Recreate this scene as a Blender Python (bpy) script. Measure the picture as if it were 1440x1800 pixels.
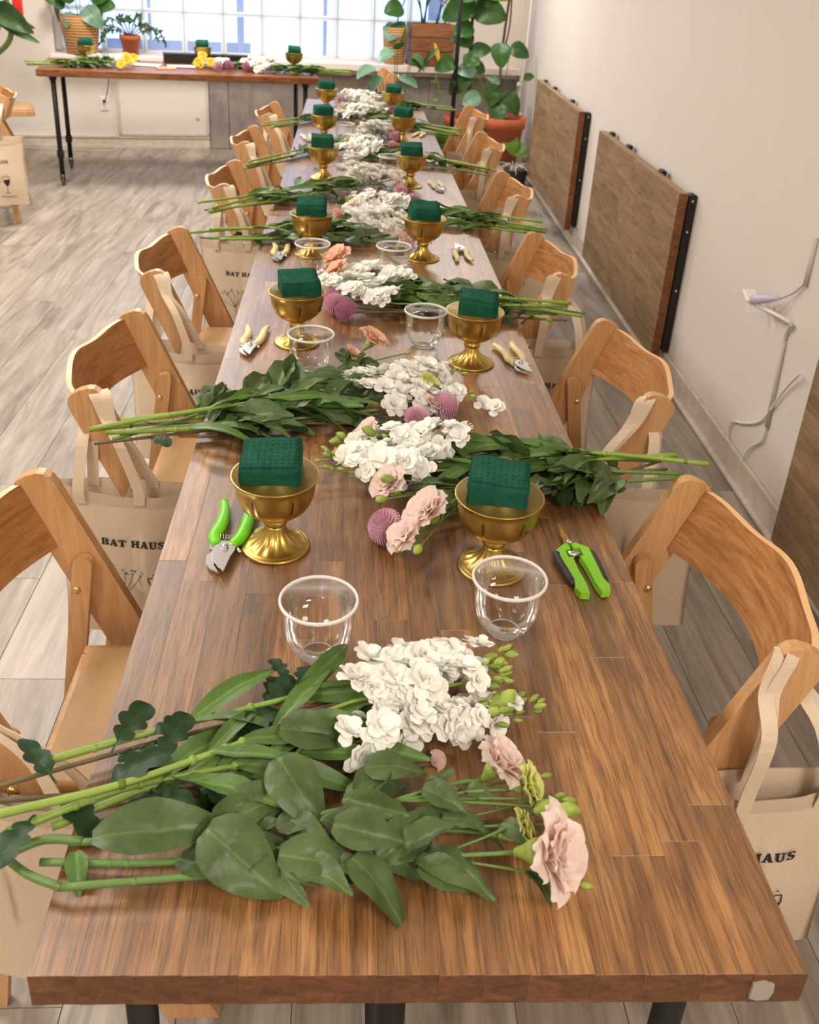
import bpy, bmesh, math, random
from mathutils import Matrix, Vector, Euler, noise as mnoise
PI = math.pi
sc = bpy.context.scene
for o in list(bpy.data.objects): bpy.data.objects.remove(o)
COL = sc.collection

# ------------------------------------------------------------------ camera, world, lights, exposure
cam_d = bpy.data.cameras.new('camera')
cam = bpy.data.objects.new('camera', cam_d); COL.objects.link(cam)
cam_d.sensor_fit = 'VERTICAL'; cam_d.sensor_height = 36.0; cam_d.sensor_width = 28.8
cam_d.lens = 1650.0 / 1800 * 36.0
cam_d.shift_y = -(900 - 720) / 1800
cam_d.clip_start = 0.02; cam_d.clip_end = 60
cam.matrix_world = Matrix(((0.996896, -0.026328, -0.074193, -0.099524),
                           (-0.055344, 0.435868, -0.898307, -0.576567),
                           (0.055989, 0.899625, 0.433058, 1.644765),
                           (0, 0, 0, 1)))
cam_d.dof.use_dof = True; cam_d.dof.focus_distance = 1.55; cam_d.dof.aperture_fstop = 9.0
sc.camera = cam

w = bpy.data.worlds.new('sky'); sc.world = w; w.use_nodes = True
wb = w.node_tree.nodes['Background']
wb.inputs['Color'].default_value = (0.70, 0.81, 1.0, 1); wb.inputs['Strength'].default_value = 2.8

def area(name, loc, rot, sx, sy, power, col):
    d = bpy.data.lights.new(name, 'AREA'); d.shape = 'RECTANGLE'; d.size = sx; d.size_y = sy
    d.energy = power; d.color = col
    o = bpy.data.objects.new(name, d); COL.objects.link(o); o.location = loc; o.rotation_euler = rot
    return o
# ceiling lamps of the room (warm) hanging just under the ceiling
WARM = (1.0, 0.925, 0.845)
for i, (lx, ly, p) in enumerate(((-1.9, -1.0, 44), (1.0, -1.6, 58), (-1.9, 1.6, 58), (-1.9, 4.2, 74), (-1.5, 6.4, 72), (0.75, 6.9, 38))):
    area('ceiling_lamp', (lx, ly, 2.86), (0, 0, 0), 0.8, 0.8, p, WARM)
# sky light entering the glass window (portal only guides sampling)
sc.view_settings.view_transform = 'Standard'; sc.view_settings.look = 'None'
sc.view_settings.gamma = 1.0; sc.view_settings.use_curve_mapping = False
sc.view_settings.exposure = 0.08

# ------------------------------------------------------------------ helpers
class MB:
    """collects shapes; build() links them as one mesh object"""
    def __init__(s): s.v = []; s.f = []; s.sm = []
    def add(s, vs, fs, smooth=False):
        b = len(s.v); s.v += [tuple(p) for p in vs]
        for f in fs: s.f.append([b + i for i in f]); s.sm.append(smooth)
        return s
    def box(s, x0, x1, y0, y1, z0, z1, M=None):
        vs = [Vector(p) for p in ((x0,y0,z0),(x1,y0,z0),(x1,y1,z0),(x0,y1,z0),(x0,y0,z1),(x1,y0,z1),(x1,y1,z1),(x0,y1,z1))]
        if M: vs = [M @ p for p in vs]
        return s.add(vs, [(3,2,1,0),(4,5,6,7),(0,1,5,4),(1,2,6,5),(2,3,7,6),(3,0,4,7)])
    def cbox(s, x0, x1, y0, y1, z0, z1, c=0.002, M=None, smooth=False):
        """box with chamfered edges"""
        bm = bmesh.new(); bmesh.ops.create_cube(bm, size=1)
        for vv in bm.verts:
            vv.co = Vector(((x0+x1)/2 + vv.co.x*(x1-x0), (y0+y1)/2 + vv.co.y*(y1-y0), (z0+z1)/2 + vv.co.z*(z1-z0)))
        bmesh.ops.bevel(bm, geom=list(bm.edges), offset=c, segments=1 if not smooth else 3, affect='EDGES', profile=0.5)
        bm.verts.ensure_lookup_table(); bm.verts.index_update()
        vs = [(M @ p.co) if M else p.co.copy() for p in bm.verts]
        s.add(vs, [[q.index for q in f.verts] for f in bm.faces], smooth); bm.free(); return s
    def prism(s, poly, axis, a, b, M=None, smooth=False):
        """extrude a 2-D polygon; axis 'y': poly is (x,z); 'z': poly is (x,y); 'x': poly is (y,z)"""
        n = len(poly); vs = []
        for t in (a, b):
            for p in poly:
                q = {'y': (p[0], t, p[1]), 'z': (p[0], p[1], t), 'x': (t, p[0], p[1])}[axis]
                vs.append(M @ Vector(q) if M else Vector(q))
        fs = [list(range(n))[::-1], [n + i for i in range(n)]]
        s.add(vs, fs)
        b0 = len(s.v) - 2*n
        for i in range(n):
            j = (i+1) % n; s.f.append([b0+i, b0+j, b0+n+j, b0+n+i]); s.sm.append(smooth)
        return s
    def tube(s, pts, r, n=8, cap=True, flat=1.0, up=None, smooth=True):
        pts = [Vector(p) for p in pts]; m = len(pts)
        rs = r if isinstance(r, (list, tuple)) else [r]*m
        vs = []; prev = None
        for i, p in enumerate(pts):
            t = (pts[min(i+1, m-1)] - pts[max(i-1, 0)])
            t = t.normalized() if t.length > 1e-9 else Vector((0,0,1))
            if up is not None: a = Vector(up)
            elif prev is None: a = Vector((0,0,1)) if abs(t.z) < .9 else Vector((1,0,0))
            else: a = prev
            b = t.cross(a)
            if b.length < 1e-6: b = t.cross(Vector((1,0,0)))
            b.normalize(); a = b.cross(t).normalized(); prev = a
            for k in range(n):
                th = 2*PI*k/n; vs.append(p + b*(math.cos(th)*rs[i]) + a*(math.sin(th)*rs[i]*flat))
        fs = []
        for i in range(m-1):
            for k in range(n):
                k2 = (k+1) % n; fs.append((i*n+k, i*n+k2, (i+1)*n+k2, (i+1)*n+k))
        if cap: fs += [list(range(n))[::-1], [(m-1)*n+k for k in range(n)]]
        return s.add(vs, fs, smooth)
    def ribbon(s, pts, wdt, side, th=0.0015):
        """flat strap along pts, width along the given side vector(s)"""
        pts = [Vector(p) for p in pts]; vs = []
        for i, p in enumerate(pts):
            sd = Vector(side[i] if isinstance(side, list) else side).normalized()
            t = (pts[min(i+1, len(pts)-1)] - pts[max(i-1, 0)]).normalized()
            nn = t.cross(sd).normalized()
            for a, b in ((-1,-1),(1,-1),(1,1),(-1,1)): vs.append(p + sd*(a*wdt/2) + nn*(b*th/2))
        fs = []
        for i in range(len(pts)-1):
            for k in range(4): k2=(k+1)%4; fs.append((i*4+k, i*4+k2, (i+1)*4+k2, (i+1)*4+k))
        fs += [(3,2,1,0), tuple((len(pts)-1)*4+k for k in range(4))]
        return s.add(vs, fs, True)
    def lathe(s, prof, n=32, mod=None, closed=False, off=(0,0,0), smooth=True):
        vs = []; m = len(prof)
        for (r, z) in prof:
            for k in range(n):
                th = 2*PI*k/n; rr = r*(mod(th, r, z) if mod else 1)
                vs.append((off[0]+rr*math.cos(th), off[1]+rr*math.sin(th), off[2]+z))
        fs = []
        for i in range(m-1 if not closed else m):
            for k in range(n):
                k2=(k+1)%n; i2=(i+1)%m; fs.append((i*n+k, i*n+k2, i2*n+k2, i2*n+k))
        if not closed:
            if prof[0][0] > 1e-6: fs.append([k for k in range(n)][::-1])
            if prof[-1][0] > 1e-6: fs.append([(m-1)*n+k for k in range(n)])
        return s.add(vs, fs, smooth)
    def grid(s, fn, nu, nv, smooth=True, wrap=False):
        vs = [fn(u/(nu-1) if not wrap else u/nu, v/(nv-1)) for v in range(nv) for u in range(nu)]
        fs = []
        for v in range(nv-1):
            for u in range(nu if wrap else nu-1):
                u2 = (u+1) % nu; fs.append((v*nu+u, v*nu+u2, (v+1)*nu+u2, (v+1)*nu+u))
        return s.add(vs, fs, smooth)
    def ball(s, c, rx, ry=None, rz=None, nu=10, nv=7, M=None):
        ry = ry or rx; rz = rz or rx
        def fn(u, v):
            th = 2*PI*u; ph = PI*(v-.5)
            p = Vector((rx*math.cos(ph)*math.cos(th), ry*math.cos(ph)*math.sin(th), rz*math.sin(ph)))
            return (M @ p if M else p) + Vector(c)
        return s.grid(fn, nu, nv, True, wrap=True)
    def mesh(s, name):
        me = bpy.data.meshes.new(name); me.from_pydata(s.v, [], s.f)
        me.polygons.foreach_set('use_smooth', s.sm); me.update(); return me
    def build(s, name, mt, parent=None, M=None):
        return obj(name, s.mesh(name), mt, parent, M)

def obj(name, me, mt=None, parent=None, M=None):
    if mt is not None and not me.materials: me.materials.append(mt)
    o = bpy.data.objects.new(name, me); COL.objects.link(o)
    if parent is not None: o.parent = parent
    if M is not None: o.matrix_local = M
    return o
def thing(name, label, cat, loc=(0,0,0), rz=0.0, group=None):
    o = bpy.data.objects.new(name, None); COL.objects.link(o)
    o.location = loc; o.rotation_euler = (0,0,rz); o.empty_display_size = .05
    o['label'] = label; o['category'] = cat
    if group: o['group'] = group
    return o
def tag(o, label, cat, group=None):
    o['label'] = label; o['category'] = cat
    if group: o['group'] = group
    return o
def struct(o): o['kind'] = 'structure'; return o
def dup(root, loc, rz, label, group=None):
    r = root.copy(); COL.objects.link(r); r.location = loc; r.rotation_euler = (0,0,rz); r['label'] = label
    if group: r['group'] = group
    for ch in list(root.children):
        c = ch.copy(); COL.objects.link(c); c.parent = r
        for g in list(ch.children):
            d = g.copy(); COL.objects.link(d); d.parent = c
    return r
def frame(p, d, up=(0,0,1), s=1.0):
    """matrix: local X along d, local Z towards up, at p"""
    x = Vector(d).normalized(); u = Vector(up)
    y = u.cross(x)
    if y.length < 1e-5: y = Vector((0,1,0)).cross(x)
    y.normalize(); z = x.cross(y)
    M = Matrix(((x.x,y.x,z.x,p[0]),(x.y,y.y,z.y,p[1]),(x.z,y.z,z.z,p[2]),(0,0,0,1)))
    return M @ Matrix.Scale(s, 4)
def zframe(p, n, spin=0.0, s=1.0):
    """matrix: local Z along n"""
    z = Vector(n).normalized(); a = Vector((0,0,1)) if abs(z.z) < .95 else Vector((1,0,0))
    x = a.cross(z).normalized(); y = z.cross(x)
    M = Matrix(((x.x,y.x,z.x,p[0]),(x.y,y.y,z.y,p[1]),(x.z,y.z,z.z,p[2]),(0,0,0,1)))
    return M @ Matrix.Rotation(spin, 4, 'Z') @ Matrix.Scale(s, 4)
def catmull(pts, n=6):
    P = [Vector(p) for p in pts]; P = [P[0]*2-P[1]] + P + [P[-1]*2-P[-2]]; out = []
    for i in range(1, len(P)-2):
        for k in range(n):
            t = k/n; a,b,c,d = P[i-1],P[i],P[i+1],P[i+2]
            out.append(.5*((2*b)+(c-a)*t+(2*a-5*b+4*c-d)*t*t+(3*b-a-3*c+d)*t**3))
    out.append(P[-2]); return out
def nz(p, f=1.0): return mnoise.noise(Vector(p)*f)

# ------------------------------------------------------------------ materials
def new_mat(name):
    m = bpy.data.materials.new(name); m.use_nodes = True; nt = m.node_tree
    return m, nt, nt.nodes['Principled BSDF']
def ramp(nt, stops):
    r = nt.nodes.new('ShaderNodeValToRGB'); e = r.color_ramp.elements
    while len(e) < len(stops): e.new(.5)
    for el, (p, c) in zip(e, stops): el.position = p; el.color = (*c, 1)
    return r
def hexs(r, g, b):
    f = lambda c: (c/255/12.92) if c <= 10 else ((c/255+.055)/1.055)**2.4
    return (f(r), f(g), f(b))
def coords(nt, kind, scale, rnd=0.0):
    """stretched coordinates; rnd adds a per-object offset"""
    if kind == 'pos':
        g = nt.nodes.new('ShaderNodeNewGeometry'); src = g.outputs['Position']
    else:
        g = nt.nodes.new('ShaderNodeTexCoord'); src = g.outputs['Object']
    mp = nt.nodes.new('ShaderNodeMapping'); mp.inputs['Scale'].default_value = scale
    if rnd:
        oi = nt.nodes.new('ShaderNodeObjectInfo'); mu = nt.nodes.new('ShaderNodeVectorMath'); mu.operation = 'MULTIPLY_ADD'
        mu.inputs[1].default_value = (rnd, rnd*.7, rnd*1.3)
        nt.links.new(oi.outputs['Random'], mu.inputs[0]); nt.links.new(src, mu.inputs[2]); src = mu.outputs[0]
    nt.links.new(src, mp.inputs['Vector']); return mp.outputs[0]
def noise_n(nt, vec, scale, detail=4, rough=.55, dist=0.0):
    n = nt.nodes.new('ShaderNodeTexNoise'); n.inputs['Scale'].default_value = scale; n.inputs['Detail'].default_value = detail
    n.inputs['Roughness'].default_value = rough; n.inputs['Distortion'].default_value = dist
    nt.links.new(vec, n.inputs['Vector']); return n.outputs['Fac']
def mixc(nt, fac, a, b, mode='MIX'):
    m = nt.nodes.new('ShaderNodeMix'); m.data_type = 'RGBA'; m.blend_type = mode
    for k, v in ((0, fac), (6, a), (7, b)):
        if hasattr(v, 'is_output') or isinstance(v, bpy.types.NodeSocket): nt.links.new(v, m.inputs[k])
        else: m.inputs[k].default_value = v if k == 0 else (*v, 1)
    return m.outputs[2]
def bump(nt, h, b, strength=.2, dist=.002):
    bp = nt.nodes.new('ShaderNodeBump'); bp.inputs['Strength'].default_value = strength; bp.inputs['Distance'].default_value = dist
    nt.links.new(h, bp.inputs['Height']); nt.links.new(bp.outputs[0], b.inputs['Normal'])
def simple(name, col, rough=.5, metal=0.0, var=.0, scale=40, bmp=0, spec=None, kind='obj', rndv=0.0, trans=0.0):
    m, nt, b = new_mat(name); b.inputs['Roughness'].default_value = rough; b.inputs['Metallic'].default_value = metal
    if spec is not None: b.inputs['Specular IOR Level'].default_value = spec
    b.inputs['Base Color'].default_value = (*col, 1)
    cs = None
    if var or bmp:
        v = coords(nt, kind, (1,1,1), 3.0); f = noise_n(nt, v, scale, 3)
        if var:
            r = ramp(nt, [(.25, tuple(max(0, c*(1-var)) for c in col)), (.75, tuple(min(1, c*(1+var)) for c in col))])
            nt.links.new(f, r.inputs[0]); cs = r.outputs[0]
        if bmp: bump(nt, f, b, bmp, .002)
    if rndv:
        oi = nt.nodes.new('ShaderNodeObjectInfo'); r2 = ramp(nt, [(0, (1-rndv,)*3), (1, (1+rndv,)*3)])
        nt.links.new(oi.outputs['Random'], r2.inputs[0])
        cs = mixc(nt, 1.0, cs if cs else col, r2.outputs[0], 'MULTIPLY')
    if cs: nt.links.new(cs, b.inputs['Base Color'])
    if trans:
        t = nt.nodes.new('ShaderNodeBsdfTranslucent'); t.inputs['Color'].default_value = (*[min(1, c*1.1) for c in col], 1)
        if cs: nt.links.new(cs, t.inputs['Color'])
        mx = nt.nodes.new('ShaderNodeMixShader'); mx.inputs[0].default_value = trans
        nt.links.new(b.outputs[0], mx.inputs[1]); nt.links.new(t.outputs[0], mx.inputs[2])
        nt.links.new(mx.outputs[0], nt.nodes['Material Output'].inputs['Surface'])
    return m
def wood(name, dark, mid, light, stretch, rough=.42, rnd=5.0, kind='pos', rvar=.25, scale=1.0, pore=.5, spec=.5, bmp=.12):
    """stretch = per-axis frequency; low along the grain"""
    m, nt, b = new_mat(name)
    v = coords(nt, kind, tuple(c*scale for c in stretch), rnd)
    f1 = noise_n(nt, v, 1.0, 6, .6, 1.2)
    v2 = coords(nt, kind, tuple(c*scale*5 for c in stretch), rnd*2)
    f2 = noise_n(nt, v2, 1.0, 3, .6, .3)
    r = ramp(nt, [(.28, dark), (.48, mid), (.72, light)]); nt.links.new(f1, r.inputs[0])
    pr = ramp(nt, [(.36, (1-pore,)*3), (.5, (1,1,1))]); nt.links.new(f2, pr.inputs[0])
    c = mixc(nt, 1.0, r.outputs[0], pr.outputs[0], 'MULTIPLY')
    oi = nt.nodes.new('ShaderNodeObjectInfo')
    rv = ramp(nt, [(0, (1-rvar, 1-rvar*1.1, 1-rvar*1.2)), (1, (1+rvar*.8, 1+rvar*.8, 1+rvar*.8))]); nt.links.new(oi.outputs['Random'], rv.inputs[0])
    c = mixc(nt, 1.0, c, rv.outputs[0], 'MULTIPLY')
    nt.links.new(c, b.inputs['Base Color']); b.inputs['Roughness'].default_value = rough
    b.inputs['Specular IOR Level'].default_value = spec
    bump(nt, f2, b, bmp, .001); return m

def oak(name, dark, mid, light, rough, rvar, ga=(34, 4.5, 34), gp=(620, 20, 620), pore=.46, wv=.34):
    """open-pored oak, grain along y: broad tone, arched growth rings, fine dark pores"""
    m, nt, b = new_mat(name)
    f1 = noise_n(nt, coords(nt, 'pos', ga, 7), 1.0, 4, .55, .8)
    r = ramp(nt, [(.30, dark), (.50, mid), (.70, light)]); nt.links.new(f1, r.inputs[0])
    w_ = nt.nodes.new('ShaderNodeTexWave'); w_.wave_type = 'RINGS'; w_.rings_direction = 'Y'; w_.inputs['Scale'].default_value = 3.2
    w_.inputs['Distortion'].default_value = 5.0; w_.inputs['Detail'].default_value = 3; w_.inputs['Detail Scale'].default_value = 1.2
    nt.links.new(coords(nt, 'pos', (9, .55, 9), 13), w_.inputs['Vector'])
    rw = ramp(nt, [(.0, (1-wv, 1-wv*1.05, 1-wv*1.1)), (.35, (1,1,1))]); nt.links.new(w_.outputs['Fac'], rw.inputs[0])
    f2 = noise_n(nt, coords(nt, 'pos', gp, 11), 1.0, 2, .5, .2)
    rp = ramp(nt, [(.39, (1-pore, 1-pore*1.05, 1-pore*1.1)), (.50, (1,1,1))]); nt.links.new(f2, rp.inputs[0])
    c = mixc(nt, 1.0, mixc(nt, .8, r.outputs[0], rw.outputs[0], 'MULTIPLY'), rp.outputs[0], 'MULTIPLY')
    oi = nt.nodes.new('ShaderNodeObjectInfo')
    rv = ramp(nt, [(0, (1-rvar, 1-rvar*1.08, 1-rvar*1.15)), (1, (1+rvar, 1+rvar, 1+rvar))]); nt.links.new(oi.outputs['Random'], rv.inputs[0])
    nt.links.new(mixc(nt, 1.0, c, rv.outputs[0], 'MULTIPLY'), b.inputs['Base Color'])
    b.inputs['Roughness'].default_value = rough; b.inputs['Specular IOR Level'].default_value = .8
    b.inputs['Coat Weight'].default_value = .8; b.inputs['Coat Roughness'].default_value = .40; b.inputs['Coat IOR'].default_value = 1.7
    bump(nt, f2, b, .10, .0008); return m
M = {}
M['table'] = oak('oiled_oak_staves', hexs(110,71,34), hexs(143,98,52), hexs(168,123,72), .38, .34)
M['chip'] = simple('bare_filler', hexs(158,148,138), .8)
M['table_end'] = wood('oak_end_grain', hexs(70,38,16), hexs(98,58,28), hexs(124,78,42), (30, 30, 60), .4, 7, rvar=.2, pore=.3)
M['panel'] = wood('worn_oak_panel', hexs(116,90,62), hexs(146,118,86), hexs(168,140,106), (30, 4, 30), .5, 7, rvar=.14, pore=.18)
M['panel_edge'] = wood('oak_panel_edge', hexs(88,46,18), hexs(120,68,30), hexs(150,92,48), (30, 4, 30), .5, 7, rvar=.1, pore=.2)
M['backtop'] = wood('back_table_oak', hexs(96,52,22), hexs(132,78,38), hexs(160,108,66), (6, 20, 20), .34, 7, rvar=.15, pore=.3)
M['chair'] = wood('honey_beech', hexs(188,138,88), hexs(204,156,106), hexs(214,170,122), (40, 40, 3), .36, 3, kind='obj', rvar=.05, pore=.1)
M['chair_back'] = wood('bent_ply_oak', hexs(140,90,46), hexs(174,120,70), hexs(194,142,92), (8, 5, 46), .36, 3, kind='obj', rvar=.06, pore=.2)
M['chair_edge'] = simple('ply_edge', hexs(228,184,132), .4)
M['vinyl'] = simple('tan_vinyl', hexs(200,162,114), .5, var=.06, scale=30, bmp=.05)
M['brass'] = simple('brass', (.80,.60,.25), .25, 1.0)
M['black'] = simple('black_steel', (.018,.017,.016), .45, .4, var=.2, scale=60)
M['rubber'] = simple('grey_rubber', (.09,.09,.095), .6)
M['steel'] = simple('steel', (.62,.62,.62), .28, 1.0)
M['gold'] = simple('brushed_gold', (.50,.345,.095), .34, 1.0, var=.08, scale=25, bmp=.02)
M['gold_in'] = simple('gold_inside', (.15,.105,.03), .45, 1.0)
M['canvas'] = simple('natural_canvas', hexs(218,198,174), .9, var=.05, scale=220, bmp=.25, spec=.1)
M['canvas_dark'] = simple('canvas_hem', hexs(202,182,158), .9, var=.05, scale=220, bmp=.25, spec=.1)
M['ink'] = simple('black_ink', (.012,.012,.014), .8)
M['wall'] = simple('painted_plaster', hexs(226,218,208), .75, var=.02, scale=3, bmp=.03, kind='pos')
M['wall_grey'] = simple('grey_plaster', hexs(200,194,186), .8, var=.04, scale=4, kind='pos')
M['trim'] = simple('scuffed_white_trim', hexs(206,194,180), .6, var=.16, scale=14, kind='pos')
M['ceiling'] = simple('ceiling_white', hexs(236,232,226), .9)
M['sill'] = simple('white_sill', hexs(228,220,212), .55, var=.04, scale=8, kind='pos')
M['plastic_w'] = simple('white_plastic', hexs(236,232,226), .4)
M['plastic_lav'] = simple('lavender_plastic', hexs(196,186,210), .4)
M['red'] = simple('red_ribbon', hexs(226,44,32), .6)
M['green_h'] = simple('green_handle', hexs(112,206,20), .32)
M['green_h2'] = simple('snip_green', hexs(132,198,44), .42)
M['grip'] = simple('dark_grip', (.03,.027,.03), .55)
M['cream_h'] = simple('cream_handle', hexs(230,212,150), .42)
M['goldblade'] = simple('titanium_gold_blade', (.80,.55,.16), .25, 1.0)
M['paper'] = simple('paper', hexs(238,232,224), .8)
M['wicker'] = None
def wicker(name, a, bcol):
    m, nt, b = new_mat(name); v = coords(nt, 'obj', (1,1,1))
    wv = nt.nodes.new('ShaderNodeTexWave'); wv.bands_direction = 'Z'; wv.inputs['Scale'].default_value = 14; wv.inputs['Distortion'].default_value = 1.5
    nt.links.new(v, wv.inputs['Vector']); r = ramp(nt, [(.2, a), (.8, bcol)]); nt.links.new(wv.outputs['Fac'], r.inputs[0])
    nt.links.new(r.outputs[0], b.inputs['Base Color']); b.inputs['Roughness'].default_value = .7; bump(nt, wv.outputs['Fac'], b, .6, .006); return m
M['wicker'] = wicker('wicker', hexs(150,104,56), hexs(206,160,104))
M['terracotta'] = simple('terracotta', hexs(178,92,56), .8, var=.12, scale=14)
M['soil'] = simple('soil', (.03,.02,.014), .95, var=.3, scale=60)
M['darkpot'] = simple('dark_pot', (.03,.03,.032), .5)
M['crate'] = wood('stained_crate', hexs(104,60,34), hexs(142,90,56), hexs(166,112,74), (4, 30, 30), .6, 4, kind='obj', rvar=.12, pore=.3)
M['trunk'] = simple('bark', hexs(74,50,34), .85, var=.3, scale=60)
# foliage
def leafmat(name, c, rough=.42, var=.2, tr=.15, rnd=.16, rib=1.55):
    m = simple(name, c, rough, var=var, scale=3, rndv=rnd, trans=tr, spec=.4); nt = m.node_tree; b = nt.nodes['Principled BSDF']
    tc = nt.nodes.new('ShaderNodeTexCoord'); sp = nt.nodes.new('ShaderNodeSeparateXYZ'); nt.links.new(tc.outputs['Object'], sp.inputs[0])
    ab = nt.nodes.new('ShaderNodeMath'); ab.operation = 'ABSOLUTE'; nt.links.new(sp.outputs['Y'], ab.inputs[0])
    rr_ = ramp(nt, [(.004, (rib,)*3), (.018, (1,1,1))]); nt.links.new(ab.outputs[0], rr_.inputs[0])
    sb = nt.nodes.new('ShaderNodeMath'); sb.operation = 'MULTIPLY_ADD'; sb.inputs[1].default_value = -1.3; nt.links.new(ab.outputs[0], sb.inputs[0]); nt.links.new(sp.outputs['X'], sb.inputs[2])
    sn_ = nt.nodes.new('ShaderNodeMath'); sn_.operation = 'SINE'; ml = nt.nodes.new('ShaderNodeMath'); ml.operation = 'MULTIPLY'; ml.inputs[1].default_value = 52
    nt.links.new(sb.outputs[0], ml.inputs[0]); nt.links.new(ml.outputs[0], sn_.inputs[0])
    rv_ = ramp(nt, [(.86, (1,1,1)), (1.0, (1.09,)*3)]); nt.links.new(sn_.outputs[0], rv_.inputs[0])
    src = b.inputs['Base Color'].links[0].from_socket
    c2 = mixc(nt, 1.0, mixc(nt, 1.0, src, rr_.outputs[0], 'MULTIPLY'), rv_.outputs[0], 'MULTIPLY'); nt.links.new(c2, b.inputs['Base Color'])
    for n in nt.nodes:
        if n.type == 'BSDF_TRANSLUCENT': nt.links.new(c2, n.inputs['Color'])
    bump(nt, sn_.outputs[0], b, .03, .004); return m
M['stem'] = simple('green_stem', hexs(134,160,66), .45, var=.14, scale=18, rndv=.08)
M['stem_l'] = simple('lisianthus_stem', hexs(96,128,62), .45, var=.14, scale=18, rndv=.08)
M['stem_m'] = simple('woody_stem', hexs(98,84,50), .6, var=.25, scale=20, rndv=.1)
M['leaf_s'] = leafmat('stock_leaf', hexs(86,116,54))
M['leaf_l'] = leafmat('lisianthus_leaf', hexs(80,100,56), .42, var=.28)
M['leaf_m'] = leafmat('mum_leaf', hexs(36,64,32), .5)
M['bud'] = simple('green_bud', hexs(158,178,78), .5, var=.3, scale=60, rndv=.15, trans=.15)
M['white'] = simple('white_petal', hexs(255,253,246), .6, var=.02, scale=30, trans=.25, spec=.2)
M['creamc'] = simple('floret_centre', hexs(214,220,150), .6)
M['pink'] = simple('blush_petal', hexs(255,234,226), .6, var=.05, scale=26, rndv=.05, trans=.42, spec=.2)
M['peach'] = simple('peach_petal', hexs(255,216,190), .6, var=.06, scale=26, rndv=.06, trans=.42, spec=.2)
M['lime'] = simple('lime_petal', hexs(236,238,160), .6, var=.1, scale=26, rndv=.06, trans=.42, spec=.2)
M['yellow'] = simple('yellow_petal', hexs(248,208,84), .6, var=.08, scale=26, rndv=.06, trans=.25, spec=.2)
M['mauve'] = simple('mauve_petal', hexs(230,184,200), .65, var=.16, scale=120, rndv=.08, trans=.15, spec=.2)
M['magenta'] = simple('magenta_petal', hexs(212,150,178), .65, var=.16, scale=120, rndv=.08, trans=.15, spec=.2)
M['fig'] = leafmat('fig_leaf', hexs(50,92,34), .35)
M['fig2'] = leafmat('pale_leaf', hexs(108,146,120), .32)
M['fig3'] = leafmat('yellow_green_leaf', hexs(96,130,40), .4)
M['jade'] = leafmat('jade_leaf', hexs(72,104,62), .4)
# clear cup plastic: mostly see-through with real fresnel shine
def clear(name, tint, base=.04, edge=.6):
    m, nt, b = new_mat(name); nt.nodes.remove(b)
    t = nt.nodes.new('ShaderNodeBsdfTransparent'); t.inputs['Color'].default_value = (*tint, 1)
    g = nt.nodes.new('ShaderNodeBsdfGlossy'); g.inputs['Roughness'].default_value = .06; g.inputs['Color'].default_value = (1,1,1,1)
    fr = nt.nodes.new('ShaderNodeFresnel'); fr.inputs['IOR'].default_value = 1.45
    mr = nt.nodes.new('ShaderNodeMapRange'); mr.inputs['To Min'].default_value = 0; mr.inputs['To Max'].default_value = edge
    nt.links.new(fr.outputs[0], mr.inputs['Value'])
    mx = nt.nodes.new('ShaderNodeMixShader'); nt.links.new(mr.outputs[0], mx.inputs[0]); nt.links.new(t.outputs[0], mx.inputs[1]); nt.links.new(g.outputs[0], mx.inputs[2])
    nt.links.new(mx.outputs[0], nt.nodes['Material Output'].inputs['Surface']); return m
M['cup'] = clear('clear_plastic', (.97,.97,.97), edge=.75)
def mixmat(name, tint, white, fac):
    m, nt, b = new_mat(name); b.inputs['Base Color'].default_value = (*white, 1); b.inputs['Roughness'].default_value = .25
    t = nt.nodes.new('ShaderNodeBsdfTransparent'); t.inputs['Color'].default_value = (*tint, 1)
    mx = nt.nodes.new('ShaderNodeMixShader'); mx.inputs[0].default_value = fac
    nt.links.new(t.outputs[0], mx.inputs[1]); nt.links.new(b.outputs[0], mx.inputs[2]); nt.links.new(mx.outputs[0], nt.nodes['Material Output'].inputs['Surface']); return m
M['cup_rim'] = mixmat('cup_rim_plastic', (.98,.98,.98), (.97,.95,.93), .62)
M['green_ink'] = simple('green_print', hexs(96,170,92), .6)
M['pane'] = mixmat('glass_block', (.78,.87,1.0), (.86,.92,1.0), .18)
# foam: dark green with a grid of pin holes
def foam():
    m, nt, b = new_mat('floral_foam'); v = coords(nt, 'obj', (1,1,1))
    vo = nt.nodes.new('ShaderNodeTexVoronoi'); vo.voronoi_dimensions = '2D'; vo.inputs['Scale'].default_value = 105; vo.inputs['Randomness'].default_value = .12
    nt.links.new(v, vo.inputs['Vector']); g_ = nt.nodes.new('ShaderNodeTexCoord'); sx_ = nt.nodes.new('ShaderNodeSeparateXYZ'); nt.links.new(g_.outputs['Normal'], sx_.inputs[0])
    tp = nt.nodes.new('ShaderNodeMath'); tp.operation = 'LESS_THAN'; tp.inputs[1].default_value = .6; nt.links.new(sx_.outputs['Z'], tp.inputs[0])
    ad = nt.nodes.new('ShaderNodeMath'); ad.operation = 'ADD'; nt.links.new(tp.outputs[0], ad.inputs[0]); nt.links.new(vo.outputs['Distance'], ad.inputs[1])
    r = ramp(nt, [(.11, hexs(10,40,31)), (.17, hexs(32,86,68))]); nt.links.new(ad.outputs[0], r.inputs[0])
    f = noise_n(nt, v, 60, 5); r2 = ramp(nt, [(.3, (.75,)*3), (.7, (1.1,)*3)]); nt.links.new(f, r2.inputs[0])
    nt.links.new(mixc(nt, 1.0, r.outputs[0], r2.outputs[0], 'MULTIPLY'), b.inputs['Base Color']); b.inputs['Roughness'].default_value = .95
    b.inputs['Specular IOR Level'].default_value = .1; bump(nt, f, b, .35, .003); return m
M['foam'] = foam()
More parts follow.
